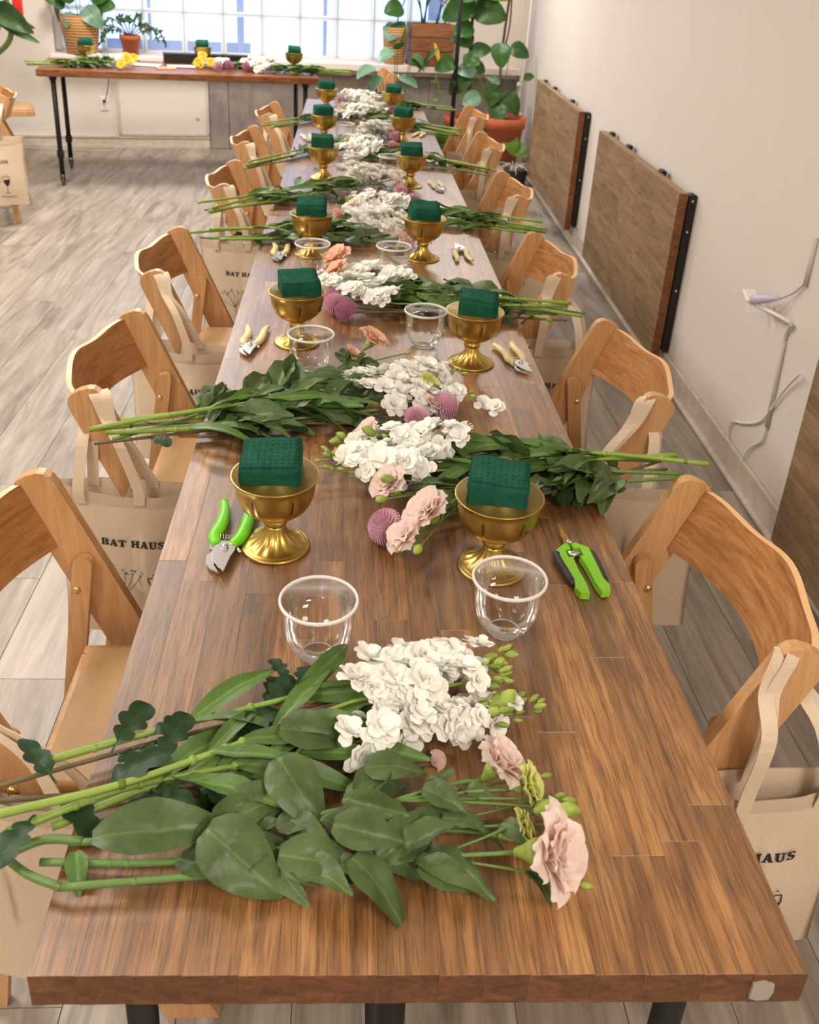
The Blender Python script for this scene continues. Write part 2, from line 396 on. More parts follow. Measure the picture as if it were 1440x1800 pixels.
# floor: grey-brown printed vinyl planks
def floor_mat():
    m, nt, b = new_mat('vinyl_plank'); v = coords(nt, 'pos', (9, 1.1, 1), 11)
    f1 = noise_n(nt, v, 1.0, 6, .62, 1.6); v2 = coords(nt, 'pos', (70, 5, 1), 9); f2 = noise_n(nt, v2, 1.0, 3, .6, .4)
    r = ramp(nt, [(.28, hexs(116,106,97)), (.5, hexs(157,147,136)), (.74, hexs(186,175,162))]); nt.links.new(f1, r.inputs[0])
    r2 = ramp(nt, [(.3, (.84,.83,.82)), (.6, (1.04,)*3)]); nt.links.new(f2, r2.inputs[0])
    c = mixc(nt, 1.0, r.outputs[0], r2.outputs[0], 'MULTIPLY')
    oi = nt.nodes.new('ShaderNodeObjectInfo'); rv = ramp(nt, [(0, (.90,)*3), (1, (1.06,)*3)]); nt.links.new(oi.outputs['Random'], rv.inputs[0])
    nt.links.new(mixc(nt, 1.0, c, rv.outputs[0], 'MULTIPLY'), b.inputs['Base Color']); b.inputs['Roughness'].default_value = .42
    bump(nt, f2, b, .08, .001); return m
M['floor'] = floor_mat()
def weathered():
    m, nt, b = new_mat('weathered_board'); v = coords(nt, 'pos', (2.2, 2.2, 2.2)); f = noise_n(nt, v, 1.6, 7, .65, .8)
    v2 = coords(nt, 'pos', (14, 14, 1.2)); f2 = noise_n(nt, v2, 1.0, 4)
    r = ramp(nt, [(.3, hexs(122,112,104)), (.55, hexs(152,143,135)), (.75, hexs(168,158,150))]); nt.links.new(f, r.inputs[0])
    r2 = ramp(nt, [(.27, (.78,.75,.72)), (.4, (1,1,1))]); nt.links.new(f2, r2.inputs[0])
    nt.links.new(mixc(nt, 1.0, r.outputs[0], r2.outputs[0], 'MULTIPLY'), b.inputs['Base Color']); b.inputs['Roughness'].default_value = .8; return m
M['weathered'] = weathered()
# ------------------------------------------------------------------ the setting
T = 0.76                                  # long table top height
WD = Vector((0.979606, 0.200928, 0)); WN = Vector((-0.200928, 0.979606, 0)); WDIST = 8.258
BW = Matrix(((WD.x, WN.x, 0, WN.x*WDIST), (WD.y, WN.y, 0, WN.y*WDIST), (0, 0, 1, 0), (0, 0, 0, 1)))   # back wall frame: (s along, n beyond, z up)
def bw(s_, n_, z_): return BW @ Vector((s_, n_, z_))
def xr(y): return 1.2585 + 0.025*y        # foot of the right-hand baseboard
RA = math.atan(0.025)
RW = Matrix.Translation((1.2585, 0, 0)) @ Matrix.Rotation(-RA, 4, 'Z')   # right wall frame: (into the wall, along, up)
CEIL = 2.95
random.seed(7)
fl = MB().box(-4.3, 2.1, -2.7, 9.6, -0.10, -0.004).build('floor', M['floor']); struct(fl)
PW, PL, G = 0.195, 1.28, 0.0006
pcache = {}
nx = 0
xx = -4.25
while xx < 1.75:
    yy = -2.65 - random.random()*PL
    while yy < 9.5:
        y0, y1 = max(yy, -2.65), min(yy + PL, 9.5)
        if y1 - y0 > .05 and (y0 < 8.9):
            key = round(y1-y0, 3)
            if key not in pcache:
                pcache[key] = MB().cbox(-PW/2+G, PW/2-G, -(y1-y0)/2+G, (y1-y0)/2-G, -.004, 0, .0007).mesh('plank')
            o = obj('plank', pcache[key], M['floor'], fl); o.location = (xx+PW/2, (y0+y1)/2, 0)
        yy += PL
    xx += PW
struct(MB().box(-4.3, 2.1, -2.7, 9.6, CEIL, CEIL+.1).build('ceiling', M['ceiling']))
struct(MB().box(-4.4, -4.3, -2.7, 9.6, 0, CEIL).build('wall_left', M['wall']))
struct(MB().box(-4.4, 2.1, -2.8, -2.7, 0, CEIL).build('wall_front', M['wall']))
struct(MB().box(.02, .22, -2.8, 9.4, 0, CEIL, RW).build('wall_right', M['wall']))
# right baseboard: tall board, cap moulding, shoe moulding
bbr = struct(MB().box(.004, .02, -2.7, 8.75, 0, .105, RW).build('baseboard_right', M['trim']))
MB().tube([RW @ Vector((.012, -2.7, .108)), RW @ Vector((.012, 8.75, .108))], .009, 8).build('cap_moulding', M['trim'], bbr)
MB().tube([RW @ Vector((.0, -2.7, .012)), RW @ Vector((.0, 8.75, .012))], .013, 8).build('shoe_moulding', M['trim'], bbr)
# back wall with the window opening
S0, S1, Z0, Z1 = -0.90, 2.53, 0.76, 2.82
wbk = MB()
wbk.box(-3.2, 3.6, 0, .2, 0, Z0, BW); wbk.box(-3.2, S0, 0, .2, Z0, CEIL, BW); wbk.box(S1, 3.6, 0, .2, Z0, CEIL, BW); wbk.box(S0, S1, 0, .2, Z1, CEIL, BW)
struct(wbk.build('wall_back', M['wall']))
bbb = struct(MB().box(-3.1, .34, -.018, 0, 0, .085, BW).build('baseboard_back', M['trim']))
MB().box(-3.1, .34, -.026, 0, .085, .10, BW).build('cap_moulding', M['trim'], bbb)
MB().box(-3.1, .34, -.03, -.018, 0, .022, BW).build('shoe_moulding', M['trim'], bbb)
# window of square glass blocks
M['joint'] = simple('rusty_joint', hexs(190,170,144), .7, var=.2, scale=30, kind='pos')
M['mullion'] = simple('white_mullion', hexs(240,240,238), .5, trans=.65)
P = 0.335; sA = -0.843; zA = 0.783
win = struct(MB().box(S0, S1, .10, .16, Z0, zA+.004, BW).build('window_1', M['sill']))
ncol, nrow = 10, 6
pm = MB().cbox(-P/2+.02, P/2-.02, -.012, .012, -P/2+.02, P/2-.02, .006).mesh('pane')
for i in range(ncol):
    for j in range(nrow):
        o = obj('pane', pm, M['pane'], win); o.matrix_local = BW @ Matrix.Translation((sA+(i+.5)*P, .13, zA+(j+.5)*P))
for i in range(ncol+1):
    MB().box(sA+i*P-.024, sA+i*P+.024, .112, .15, zA, zA+nrow*P, BW).build('mullion', M['mullion'], win)
    MB().box(sA+i*P-.0028, sA+i*P+.0028, .104, .113, zA, zA+nrow*P, BW).build('joint_strip', M['joint'], win)
for j in range(nrow+1):
    MB().box(sA, sA+ncol*P, .112, .15, zA+j*P-.02, zA+j*P+.02, BW).build('mullion', M['mullion'], win)
    MB().box(sA, sA+ncol*P, .1045, .113, zA+j*P-.002, zA+j*P+.002, BW).build('joint_strip', M['joint'], win)
for sa in (S0, sA+ncol*P): MB().box(sa, sa+.05, .10, .16, Z0, Z1, BW).build('window_frame', M['sill'], win)
# slim steel posts standing just outside the glass
bar_m = simple('blue_grey_steel', hexs(150,164,196), .6)
for i, (sa, wd) in enumerate(((-.12, .03), (.66, .06), (1.42, .03), (1.53, .02), (2.45, .12))):
    MB().box(sa-wd/2, sa+wd/2, .26, .30, .5, 2.9, BW).build('security_bar', bar_m, win)
MB().box(-.5, .75, .30, .34, .7, .87, BW).build('outside_ledge', bar_m, win)
sill = struct(MB().cbox(S0-.03, 3.19, -.16, .115, Z0-.05, Z0+.012, .006, BW).build('trim_1', M['sill']))     # window sill
struct(MB().box(.33, 3.19, -.10, 0, Z0-.085, Z0-.05, BW).build('trim_2', M['trim']))
# access panel, weathered boards, outlet below the window
ap = struct(MB().cbox(-.42, .325, -.022, 0, .118, .60, .004, BW).build('trim_3', M['wall']))
fr = MB()
for a in ((-.435,-.41,.11,.61),(.315,.338,.11,.61),(-.435,.338,.595,.615),(-.435,.338,.105,.125)): fr.box(a[0], a[1], -.03, 0, a[2], a[3], BW)
fr.build('panel_moulding', M['trim'], ap)
MB().lathe([(.0,0),(.018,0),(.016,.004),(0,.005)], 14).build('keyhole_plate', M['wall_grey'], ap, BW @ Matrix.Translation((.24,-.023,.26)) @ Matrix.Rotation(PI/2,4,'X'))
wz = struct(MB().box(.345, 3.19, -.02, 0, 0, Z0-.085, BW).build('trim_4', M['weathered']))
for s_a, s_b in ((.347,.51),(.515,1.45),(1.455,2.35),(2.355,3.19)):
    MB().cbox(s_a, s_b, -.034, -.018, .003, Z0-.09, .003, BW).build('board', M['weathered'], wz)
ol = thing('wall_outlet', 'white wall outlet with a dark cord plugged in below the window', 'outlet', BW @ Vector((-.54,-.004,.37)), math.atan2(WD.y, WD.x))
MB().cbox(-.036, .036, -.006, .003, -.058, .058, .003).build('plate', M['plastic_w'], ol)
for dz in (.022, -.022): MB().cbox(-.016, .016, -.010, -.004, dz-.014, dz+.014, .003).build('socket', M['plastic_w'], ol)
cd = thing('table_cord', 'thin dark cord running from the back table to the wall outlet', 'cord', BW @ Vector((-.50,-.02,.40)))
inv = Matrix.Translation(-cd.location)
MB().tube(catmull([bw(-.54,-.022,.392), bw(-.53,-.07,.40), bw(-.49,-.12,.55), bw(-.48,-.16,.72), bw(-.47,-.3,.80)]), .004, 6).build('cable', M['black'], cd, inv)
MB().tube([bw(-.54,-.008,.392), bw(-.54,-.035,.392)], .013, 8).build('plug', M['black'], cd, inv)
co = thing('floor_cord', 'loose pale cord lying on the floor along the back baseboard', 'cord', bw(-.9,-.12,.005))
MB().tube(catmull([bw(-1.4,-.07,.006), bw(-1.15,-.12,.006), bw(-.85,-.17,.006), bw(-.6,-.2,.006), bw(-.48,-.13,.006), bw(-.47,-.045,.06), bw(-.47,-.04,.11)]), .0045, 6).build('cable', M['trim'], co, Matrix.Translation(-co.location))

# ------------------------------------------------------------------ butcher-block tops
def staves(parent, x0, x1, y0, y1, z0, z1, rows, rnd, mt, lens=(.25,.75), skew=None, MX=None, ch=.00022, end=None):
    """individual staves running along y; each its own object"""
    ws = [rnd.uniform(.75, 1.25) for _ in range(rows)]; k = (x1-x0)/sum(ws); xa = x0
    for wv in ws:
        xb = xa + wv*k; f = ((xa+xb)/2-x0)/(x1-x0)
        ya = y0 + (skew[0]*(1-f)+skew[1]*f if skew else 0); ye = y1 + (skew[0]*(1-f)+skew[1]*f if skew else 0)
        cuts = [ya]; first = True
        while True:
            L = rnd.uniform(*lens)*(rnd.uniform(.3, 1) if first else 1); first = False
            if cuts[-1] + L > ye - .12: break
            cuts.append(cuts[-1] + L)
        cuts.append(ye)
        for a, b in zip(cuts, cuts[1:]):
            m = MB().cbox(xa-(xa+xb)/2, xb-(xa+xb)/2, (a-b)/2, (b-a)/2, 0, z1-z0, ch)
            me_ = m.mesh('stave'); me_.materials.append(mt)
            if end:
                me_.materials.append(end)
                for pq in me_.polygons:
                    if abs(pq.normal.y) > .9: pq.material_index = 1
            o = obj('stave', me_, None, parent); Mx = Matrix.Translation(((xa+xb)/2, (a+b)/2, z0 + rnd.uniform(-.0002,.0002)))
            o.matrix_local = MX @ Mx if MX else Mx
        xa = xb

def pipe_leg(root, x, y, h, caster=True):
    lg = MB()
    zb = .085 if caster else 0
    lg.tube([(x,y,zb),(x,y,h)], .0175, 12)
    lg.lathe([(.045,h-.006),(.045,h),(.02,h)], 16, off=(x,y,0)); lg.lathe([(.024,h-.03),(.026,h-.006)], 14, off=(x,y,0))
    lg.lathe([(.023,.20),(.025,.205),(.025,.245),(.023,.25)], 14, off=(x,y,0))
    o = lg.build('leg', M['black'], root)
    if caster:
        c = MB(); c.box(x-.016, x-.012, y-.02, y+.02, .03, .09); c.box(x+.012, x+.016, y-.02, y+.02, .03, .09); c.box(x-.016, x+.016, y-.02, y+.02, .082, .09)
        c.build('caster_fork', M['black'], o)
        MB().lathe([(0,-.01),(.026,-.01),(.031,-.007),(.031,.007),(.026,.01),(0,.01)], 18).build('caster_wheel', M['rubber'], o, Matrix.Translation((x, y+.008, .031)) @ Matrix.Rotation(PI/2, 4, 'Y'))

def long_table(label, ya, yb, xo, rows, seed, skew):
    t = thing('butcher_block_table', label, 'table', (xo, ya, 0), 0, 'butcher block tables pushed end to end')
    top = MB().box(-.372, .372, .012, yb-ya-.012, T-.046, T-.043).build('tabletop', M['table'], t)
    staves(top, -.38, .38, 0, yb-ya, T-.0435, T, rows, random.Random(seed), M['table'], lens=(.18,.55), skew=skew, end=M['table_end'])
    for lx in (-.30, .30):
        for ly in (.085, yb-ya-.085): pipe_leg(t, lx, ly, T-.046)
    pipe_leg(t, -.02, .12, T-.046)
    br = MB()
    for ly in (.085, yb-ya-.085): br.tube([(-.30,ly,.18),(.30,ly,.18)], .0165, 10)
    br.tube([(-.02,.12,.18),(-.02,yb-ya-.085,.18)], .0165, 10)
    br.build('cross_pipe', M['black'], t)
    return t
t1 = long_table('long butcher block table end with worn edge and the green pruners on it', 0.0, 2.965, 0.0, 15, 3, (.006, -.006))
wp = MB().prism([(.325,T-.012),(.336,T-.009),(.347,T-.014),(.348,T-.026),(.345,T-.037),(.333,T-.038),(.325,T-.034)], 'y', -.0079, -.004)
wp.build('paint_chip', M['chip'], t1)
t2 = long_table('butcher block table continuing the long table towards the glass block window', 2.975, 5.97, .008, 15, 11, (.02, -.02))

# folded tables hung flat on the right wall
def wall_panel(label, y0, y1, z0, z1, seed):
    t = thing('folded_table', label, 'folded table', RW @ Vector((-.02, (y0+y1)/2, z0)), -RA, 'folded tables hung along the right wall')
    L = (y1-y0)/2; H = z1-z0
    core = MB().box(-.028, -.002, -L+.01, L-.01, .01, H-.01).build('tabletop', M['panel_edge'], t)
    # staves run along the wall, stacked upwards
    MX = Matrix(((0,0,-1,-.002),(0,1,0,0),(1,0,0,0),(0,0,0,1)))
    staves(core, 0, H, -L, L, 0, .038, 13, random.Random(seed), M['panel'], (.3,.6), MX=MX, end=M['panel_edge'])
    fb = MB(); fb.cbox(.003, .036, -L-.004, -L+.05, .03, H-.004, .004); fb.cbox(.003, .03, -L+.05, L-.05, H-.09, H-.05, .004); fb.cbox(.003, .03, -L+.05, L-.05, .06, .10, .004); fb.cbox(.003, .036, L-.05, L, .03, H-.02, .004)
    f = fb.build('steel_frame', M['black'], t)
    for dz in (.03, .16, .42): MB().ball((.02, -L-.005, H-dz), .006, .003, .006, 8, 5).build('rivet', M['steel'], f)
    for dy in (-.45*L, .35*L, .85*L): MB().cbox(-.005, .02, dy-.03, dy+.03, H-.02, H+.012, .004).build('bracket', M['black'], f)
    return t
wall_panel('folded oak tabletop on the right wall, the one beside the corner plants', 5.40, 7.10, .10, .845, 5)
pn = wall_panel('folded oak tabletop on the right wall with a ring stain on its face', 3.24, 4.80, .10, .83, 6)
ring = MB(); ring.grid(lambda u, v: Vector((-.0412, .075*math.cos(2*PI*u)*(1-.03*v)-.22, .53+.075*math.sin(2*PI*u)*(1-.03*v))), 40, 2, wrap=True)
ring.build('ring_stain', simple('ring_stain', hexs(86,64,44), .6), pn)
wall_panel('folded oak tabletop on the right wall under the white cord', 0.15, 1.80, .085, .83, 9)
MB().cbox(-.006,.018,-.05,.05,-.1,.1,.008).build('red_tag', M['red'], pn, Matrix.Translation((.03,-.765,.22)) @ Matrix.Scale(.35,4))

# ------------------------------------------------------------------ back table on casters
BA = math.radians(9.6)
BT = thing('back_table', 'oak work table on black pipe legs with casters under the window', 'table', (-2.248, 6.383, 0), BA)
BH = .81
bt = MB().box(.006, 1.96, .006, .754, BH-.045, BH-.041).build('tabletop', M['backtop'], BT)
rr = random.Random(21); ya = 0
for k in range(11):
    yb = .76*(k+1)/11; cuts = [0]
    while cuts[-1] < 1.5: cuts.append(cuts[-1] + rr.uniform(.3,.7))
    cuts = [c for c in cuts if c < 1.8] + [1.966]
    for a, b in zip(cuts, cuts[1:]): MB().cbox(a, b, ya, yb, BH-.041, BH, .0007).build('stave', M['backtop'], bt)
    ya = yb
for lx in (.10, 1.87):
    for ly in (.07, .69): pipe_leg(BT, lx, ly, BH-.045)
BTM = Matrix.Translation((-2.248, 6.383, 0)) @ Matrix.Rotation(BA, 4, 'Z')
def bt_pt(a, b, z=BH): return BTM @ Vector((a, b, z))
# ------------------------------------------------------------------ folding chairs
ORD = ['first', 'second', 'third', 'fourth', 'fifth', 'sixth']
def make_chair():
    t = thing('folding_chair', '', 'chair')
    u = Vector((.3968, -.9179)); vv = Vector((.9179, .3968)); hd = .040
    P0 = Vector((0, .775)); Lp = .8443
    for sy in (-1, 1):
        pl = []
        cc = P0 + u*.036
        for k in range(9):                                   # rounded top end
            a = PI*k/8; ca, sa = math.cos(a), math.sin(a)
            q = cc + vv*(hd*(abs(ca)**.75)*(1 if ca > 0 else -1)) - u*(.036*(sa**.75 if sa > 0 else 0))
            pl.append((q.x, q.y))
        for s in (-1, 1):
            c = P0 + vv*(hd*s); tt = c.y/.9179; q = c + u*tt; pl.append((q.x, 0.0))
        yc = sy*.242
        MB().prism(pl, 'y', yc-.0115, yc+.0115).build('post', M['chair'], t)
        yl = sy*.218
        top = []
        for k in range(7):
            a = PI*k/6; top.append((.088+.018*math.cos(a), .60+.014*math.sin(a)))
        lp = top + [(-.018, 0), (.018, 0)]
        lp = [(p[0] - (.0 if p[1] > .3 else 0), p[1]) for p in lp]
        rl = MB().prism(lp, 'y', yl-.010, yl+.010).build('rear_leg', M['chair'], t)
        MB().ball((.073, yl-sy*.010, .545), .0085, .006, .0085, 10, 6).build('brass_stud', M['brass'], rl)
        MB().ball((.10, yc+sy*.0115, .535), .0095, .007, .0095, 10, 6).build('brass_stud', M['brass'], t)
        MB().cbox(.085, .455, sy*.176-.011, sy*.176+.011, .395, .435, .004).build('seat_rail', M['chair'], t)
    # curved backrest
    H = .228
    def bx_(y, z): 
        q = min(1, abs(y)/H); return .006 - .060*(1-q**2.3) - (z-.70)*.40
    def zt(y): q = abs(y)/H; return .752 - .012*math.cos(PI*min(1, q)*1.0)*0 + .006*math.cos(2*PI*q)
    def zb(y): q = abs(y)/H; return .630 + .004*math.cos(PI*q)
    def face(off):
        def fn(uu, v):
            y = -H + 2*H*uu; z = zb(y) + (zt(y)-zb(y))*v; return Vector((bx_(y, z)+off, y, z))
        return fn
    br = MB(); br.grid(face(.006), 25, 4); br.build('backrest', M['chair_back'], t)
    bk = MB(); bk.grid(face(-.006), 25, 4); bk.f = [f[::-1] for f in bk.f]; bk.build('backrest_rear_ply', M['chair'], t)
    eg = MB()
    for vv_ in (0, 1): eg.grid(lambda a, b: face(.006 - .012*b)(a, vv_), 25, 2)
    eg.build('backrest_edge', M['chair_edge'], t)
    st = MB(); st.cbox(.098, .45, -.166, .166, .425, .452, .012, smooth=True); st.build('seat_pad', M['vinyl'], t)
    MB().cbox(.083, .105, -.166, .166, .398, .432, .004).build('seat_rail', M['chair'], t)
    MB().cbox(.435, .458, -.166, .166, .398, .432, .004).build('seat_rail', M['chair'], t)
    MB().cbox(.258, .278, -.231, .231, .13, .17, .004).build('stretcher', M['chair'], t)
    MB().cbox(.008, .026, -.21, .21, .10, .14, .004).build('stretcher', M['chair'], t)
    return t
chair0 = make_chair(); used = [False]
def place_chair(x, y, rz, label, group=None):
    if not used[0]:
        used[0] = True; chair0.location = (x, y, 0); chair0.rotation_euler = (0, 0, rz); chair0['label'] = label
        if group: chair0['group'] = group
        return chair0
    return dup(chair0, (x, y, 0), rz, label, group)
CG = 'folding chairs along the long table'
LCH = [(-.655, .682, 0), (-.655, 1.53, .0), (-.672, 2.357, .02), (-.615, 3.52, .02), (-.62, 4.47, .0), (-.578, 5.40, .0)]
RCH = [(.592, .708, 0), (.64, 1.578, .0), (.602, 2.475, .0), (.64, 3.54, .0), (.675, 4.62, .0), (.728, 5.69, .0)]
for i, (x, y, a) in enumerate(LCH):
    place_chair(x, y, a, f'honey wooden folding chair, {ORD[i]} on the open-floor side counting from the green pruners', CG)
for i, (x, y, a) in enumerate(RCH):
    place_chair(x, y, PI+a, f'honey wooden folding chair, {ORD[i]} on the wall side counting from the green pruners', CG)
place_chair(.24, 7.75, PI+.1, 'honey wooden folding chair standing alone by the weathered boards below the window')
place_chair(-2.22, 5.60, PI+.35, 'honey wooden folding chair away from the tables with a tote hanging on it')
place_chair(-2.97, 7.02, .35, 'honey wooden folding chair standing near the back wall by the dark pot')

# ------------------------------------------------------------------ canvas tote bags
BWID, BHT = .36, .41
def bag_front(x, z, dep=.03):
    """front surface (y) of the hanging bag; x in -w/2..w/2, z from -BHT to 0"""
    q = min(1, abs(x)/(BWID/2)); v = -z/BHT
    d = dep*(1-q**2.2)*(.55+.6*v*(1-v)*2.2)*(1-.75*max(0, v-.8)/.2)
    return -d - .010*nz((x*7, z*6, 3.1)) - .006*nz((x*16, z*11, 7.7))*(1-q)
def bag_back(x, z):
    q = min(1, abs(x)/(BWID/2)); v = -z/BHT
    return .022*(1-q**2.2)*(.9-.6*v) + .006*nz((x*8, z*7, 9.1)) + .002
def text_mesh(txt, size, bold=0.0, spacing=1.0, shear=0.0):
    c = bpy.data.curves.new('t', 'FONT'); c.body = txt; c.size = size; c.align_x = 'CENTER'; c.offset = bold; c.space_character = spacing; c.shear = shear
    c.resolution_u = 3
    o = bpy.data.objects.new('t', c); COL.objects.link(o)
    me = bpy.data.meshes.new_from_object(o); bpy.data.objects.remove(o); return me
def slab_text(txt, hgt):
    """heavy slab-serif capitals drawn as strokes: returns list of quads polygons in (x,z)"""
    w = hgt; polys = []; x = 0
    S = .30*hgt; s2 = .16*hgt
    def R(x0, z0, x1, z1): polys.append([(x+x0*w, z0*hgt), (x+x1*w, z0*hgt), (x+x1*w, z1*hgt), (x+x0*w, z1*hgt)])
    def Q(*p): polys.append([(x+a*w, b*hgt) for a, b in p])
    for ch in txt:
        if ch == 'H':
            R(.10,0,.38,1); R(.72,0,1.0,1); R(.3,.42,.8,.58); R(0,0,.48,.14); R(.62,0,1.1,.14); R(0,.86,.48,1); R(.62,.86,1.1,1); adv = 1.22
        elif ch == 'A':
            Q((.10,0),(.26,0),(.58,1),(.42,1)); Q((.66,0),(.98,0),(.66,1),(.40,1)); R(.28,.26,.74,.40); R(0,0,.36,.14); R(.56,0,1.08,.14); adv = 1.16
        elif ch == 'U':
            R(.10,.25,.38,1); R(.74,.25,.92,1); R(0,.86,.48,1); R(.62,.86,1.04,1)
            Q((.10,.3),(.16,.1),(.36,-.02),(.66,-.02),(.86,.12),(.92,.3),(.74,.3),(.64,.14),(.46,.14),(.38,.3)); adv = 1.14
        elif ch == 'S':
            Q((.86,.98),(.86,.70),(.74,.70),(.66,.86),(.42,.86),(.36,.76),(.42,.62),(.70,.54),(.90,.40),(.90,.18),(.74,.0),(.40,-.02),(.22,.06),(.14,0),(.08,0),(.08,.34),(.20,.34),(.28,.16),(.52,.13),(.62,.24),(.54,.36),(.28,.44),(.10,.58),(.10,.82),(.24,.98),(.50,1.02),(.70,.95),(.78,1.0)); adv = 1.02
        elif ch == 'B':
            R(.10,0,.36,1); R(0,0,.76,.14); R(0,.86,.74,1); R(.3,.44,.76,.58); Q((.66,.0),(.80,.02),(.96,.14),(.96,.40),(.82,.52),(.66,.56)); Q((.64,.48),(.80,.52),(.92,.64),(.92,.86),(.78,.99),(.64,1)); adv = 1.10
        elif ch == 'T':
            R(.36,0,.66,1); R(.22,0,.80,.14); R(0,.86,1.02,1); R(0,.62,.13,1); R(.89,.62,1.02,1); adv = 1.12
        else: adv = .55
        x += adv*w
    return [[(a - x/2, b) for a, b in p] for p in polys], x
def bag_art():
    """lettering and drawing that follow the front face, as (mesh lettering, mesh drawing)"""
    lt = MB()
    polys, wd = slab_text('BAT HAUS', .0172)
    def put(mb, poly, x0, z0, arch=0.0):
        pts = []
        n = len(poly)
        for (a, b) in poly:
            X = x0 + a; Z = z0 + b - arch*(a*a)
            pts.append(Vector((X, bag_front(X, Z) - .0022, Z)))
        bm = bmesh.new(); vs = [bm.verts.new(p) for p in pts]
        f = bm.faces.new(vs); bmesh.ops.triangulate(bm, faces=[f]); bm.verts.index_update()
        mb.add([v.co.copy() for v in bm.verts], [[v.index for v in g.verts] for g in bm.faces]); bm.free()
    for p in polys: put(lt, p, 0.0, -.155, -.5)
    dr = MB()
    gx, gz = .048, -.235                                           # wine glass
    def stroke(pts, wv):
        pts = [Vector((p[0], p[1])) for p in pts]
        for a, b in zip(pts, pts[1:]):
            d = (b-a).normalized(); nn = Vector((-d.y, d.x))*wv/2
            put(dr, [tuple(a-nn), tuple(b-nn), tuple(b+nn), tuple(a+nn)], 0, 0)
    bowl = [(-.019,.0),(.019,.0),(.020,-.016)]
    stroke([(gx-.020,gz),(gx+.018,gz+.005)], .0026); stroke([(gx-.020,gz),(gx-.016,gz-.018)], .0026); stroke([(gx+.018,gz+.005),(gx+.021,gz-.016)], .0026)
    put(dr, [(gx-.016,gz-.018),(gx+.021,gz-.014),(gx+.020,gz-.032),(gx+.014,gz-.047),(gx+.004,gz-.056),(gx-.005,gz-.046),(gx-.012,gz-.032)][::-1], 0, 0)
    stroke([(gx+.004,gz-.055),(gx+.004,gz-.098)], .0026); stroke([(gx-.011,gz-.099),(gx+.019,gz-.099)], .003)
    def dot(x, z, r): put(dr, [(x+r*math.cos(a*PI/3), z+r*math.sin(a*PI/3)) for a in range(6)], 0, 0)
    dot(gx-.006, gz+.011, .0022); dot(gx+.008, gz+.016, .0022); dot(gx+.008, gz-.006, .0022)
    rr_ = random.Random(4)
    for k in range(7):                                              # sprig drawing
        a = -1.15 + k*.33; bx0, bz0 = -.035, -.29
        tx, tz = bx0 + .075*math.sin(a)*(.8+.3*rr_.random()), bz0 + .085*math.cos(a)*(.8+.35*rr_.random())
        stroke([(bx0,bz0),((bx0+tx)/2+.004,(bz0+tz)/2),(tx,tz)], .0011)
        for j in range(4): dot(tx+rr_.uniform(-.008,.008), tz+rr_.uniform(-.012,.006), rr_.uniform(.0012,.0026))
    stroke([(-.035,-.29),(-.03,-.335)], .0014)
    me = text_mesh('PROSECCO', .0135, .0003, 1.25)
    vs = [Vector((v.co.x+.055, bag_front(v.co.x+.055, -.362+v.co.y+1.2*v.co.x*v.co.x) - .0022, -.362+v.co.y+1.2*v.co.x*v.co.x)) for v in me.vertices]
    lt.add(vs, [list(p.vertices) for p in me.polygons])
    return lt.mesh('lettering'), dr.mesh('drawing')
def make_bag():
    t = thing('tote_bag', '', 'tote bag')
    b = MB(); nu, nv = 19, 14
    def outer(u, v, off=0.0):
        z = -BHT*v; 
        if u < .5: x = -BWID/2 + BWID*(u/.5); y = bag_front(x, z)
        else: x = BWID/2 - BWID*((u-.5)/.5); y = bag_back(x, z)
        x += .012*math.sin(v*3.0)*(1 if x > 0 else -1)*(-1) + .006*nz((x*3, z*5, 1.7))
        dz = -.030*(1-(abs(x)/(BWID/2))**1.6)*(1-v)**4 if u < .5 else -.004*(1-v)**4
        return Vector((x, y, z+dz))
    b.grid(lambda u, v: outer(u, v), 36, nv, wrap=True)
    b.build('bag_body', M['canvas'], t)
    hm = MB(); hm.grid(lambda u, v: outer(u, v*.085) + Vector((0, -.0012 if u < .5 else .0012, .0005)), 36, 3, wrap=True); hm.build('hem', M['canvas_dark'], t)
    lm, dm = bag_art(); obj('lettering', lm, M['ink'], t); obj('drawing', dm, M['ink'], t)
    return t
bag0 = make_bag(); bag_used = [False]
def place_bag(x, y, z, rz, peak, label, group, sgn):
    """peak = world point where the straps ride over the post; sgn +1 wall side, -1 floor side"""
    if not bag_used[0]:
        bag_used[0] = True; b = bag0; b.location = (x, y, z); b.rotation_euler = (0, 0, rz); b['label'] = label; b['group'] = group
    else: b = dup(bag0, (x, y, z), rz, label, group)
    for ch in list(b.children):
        if ch.name.startswith('strap'): bpy.data.objects.remove(ch)
    inv = b.matrix_basis.inverted()
    pk = inv @ Vector(peak)
    q = -sgn                                                    # inner leg in front of the post, outer leg behind it
    for k, (yo, dx) in enumerate(((-.024, -.010), (.014, .012))):
        xi, xo = .03*q + dx, -.10*q + dx
        zb_ = -.045 if k == 0 else -.02
        p = [(xi, yo, zb_), (xi, yo-.002, .0), (xi*.5+(pk.x+.03*q)*.5, yo*.6-.016, pk.z*.5), (pk.x+.026*q+dx*.5, pk.y-.024, pk.z-.055), (pk.x+.012*q+dx, pk.y-.016, pk.z-.006),
             (pk.x+dx, pk.y, pk.z+.002+k*.002), (pk.x-.012*q+dx, pk.y+.016, pk.z-.006), (pk.x-.030*q+dx*.5, pk.y+.024, pk.z-.055), (xo*.8+pk.x*.2, yo*.4+.012, pk.z*.42), (xo, yo, 0), (xo, yo, zb_)]
        pts = catmull(p, 5); n = len(pts); sd = []
        for i in range(n):
            f = i/(n-1); m = max(0, 1-abs(f-.5)*5); sd.append(Vector((1, .25*m, .35*m*q)))
        rb = MB().ribbon(pts, .025, sd, .0016); rb.sm = [False]*len(rb.sm); rb.build('strap', M['canvas'], b)
    return b
BG = 'canvas totes hung on the folding chairs'
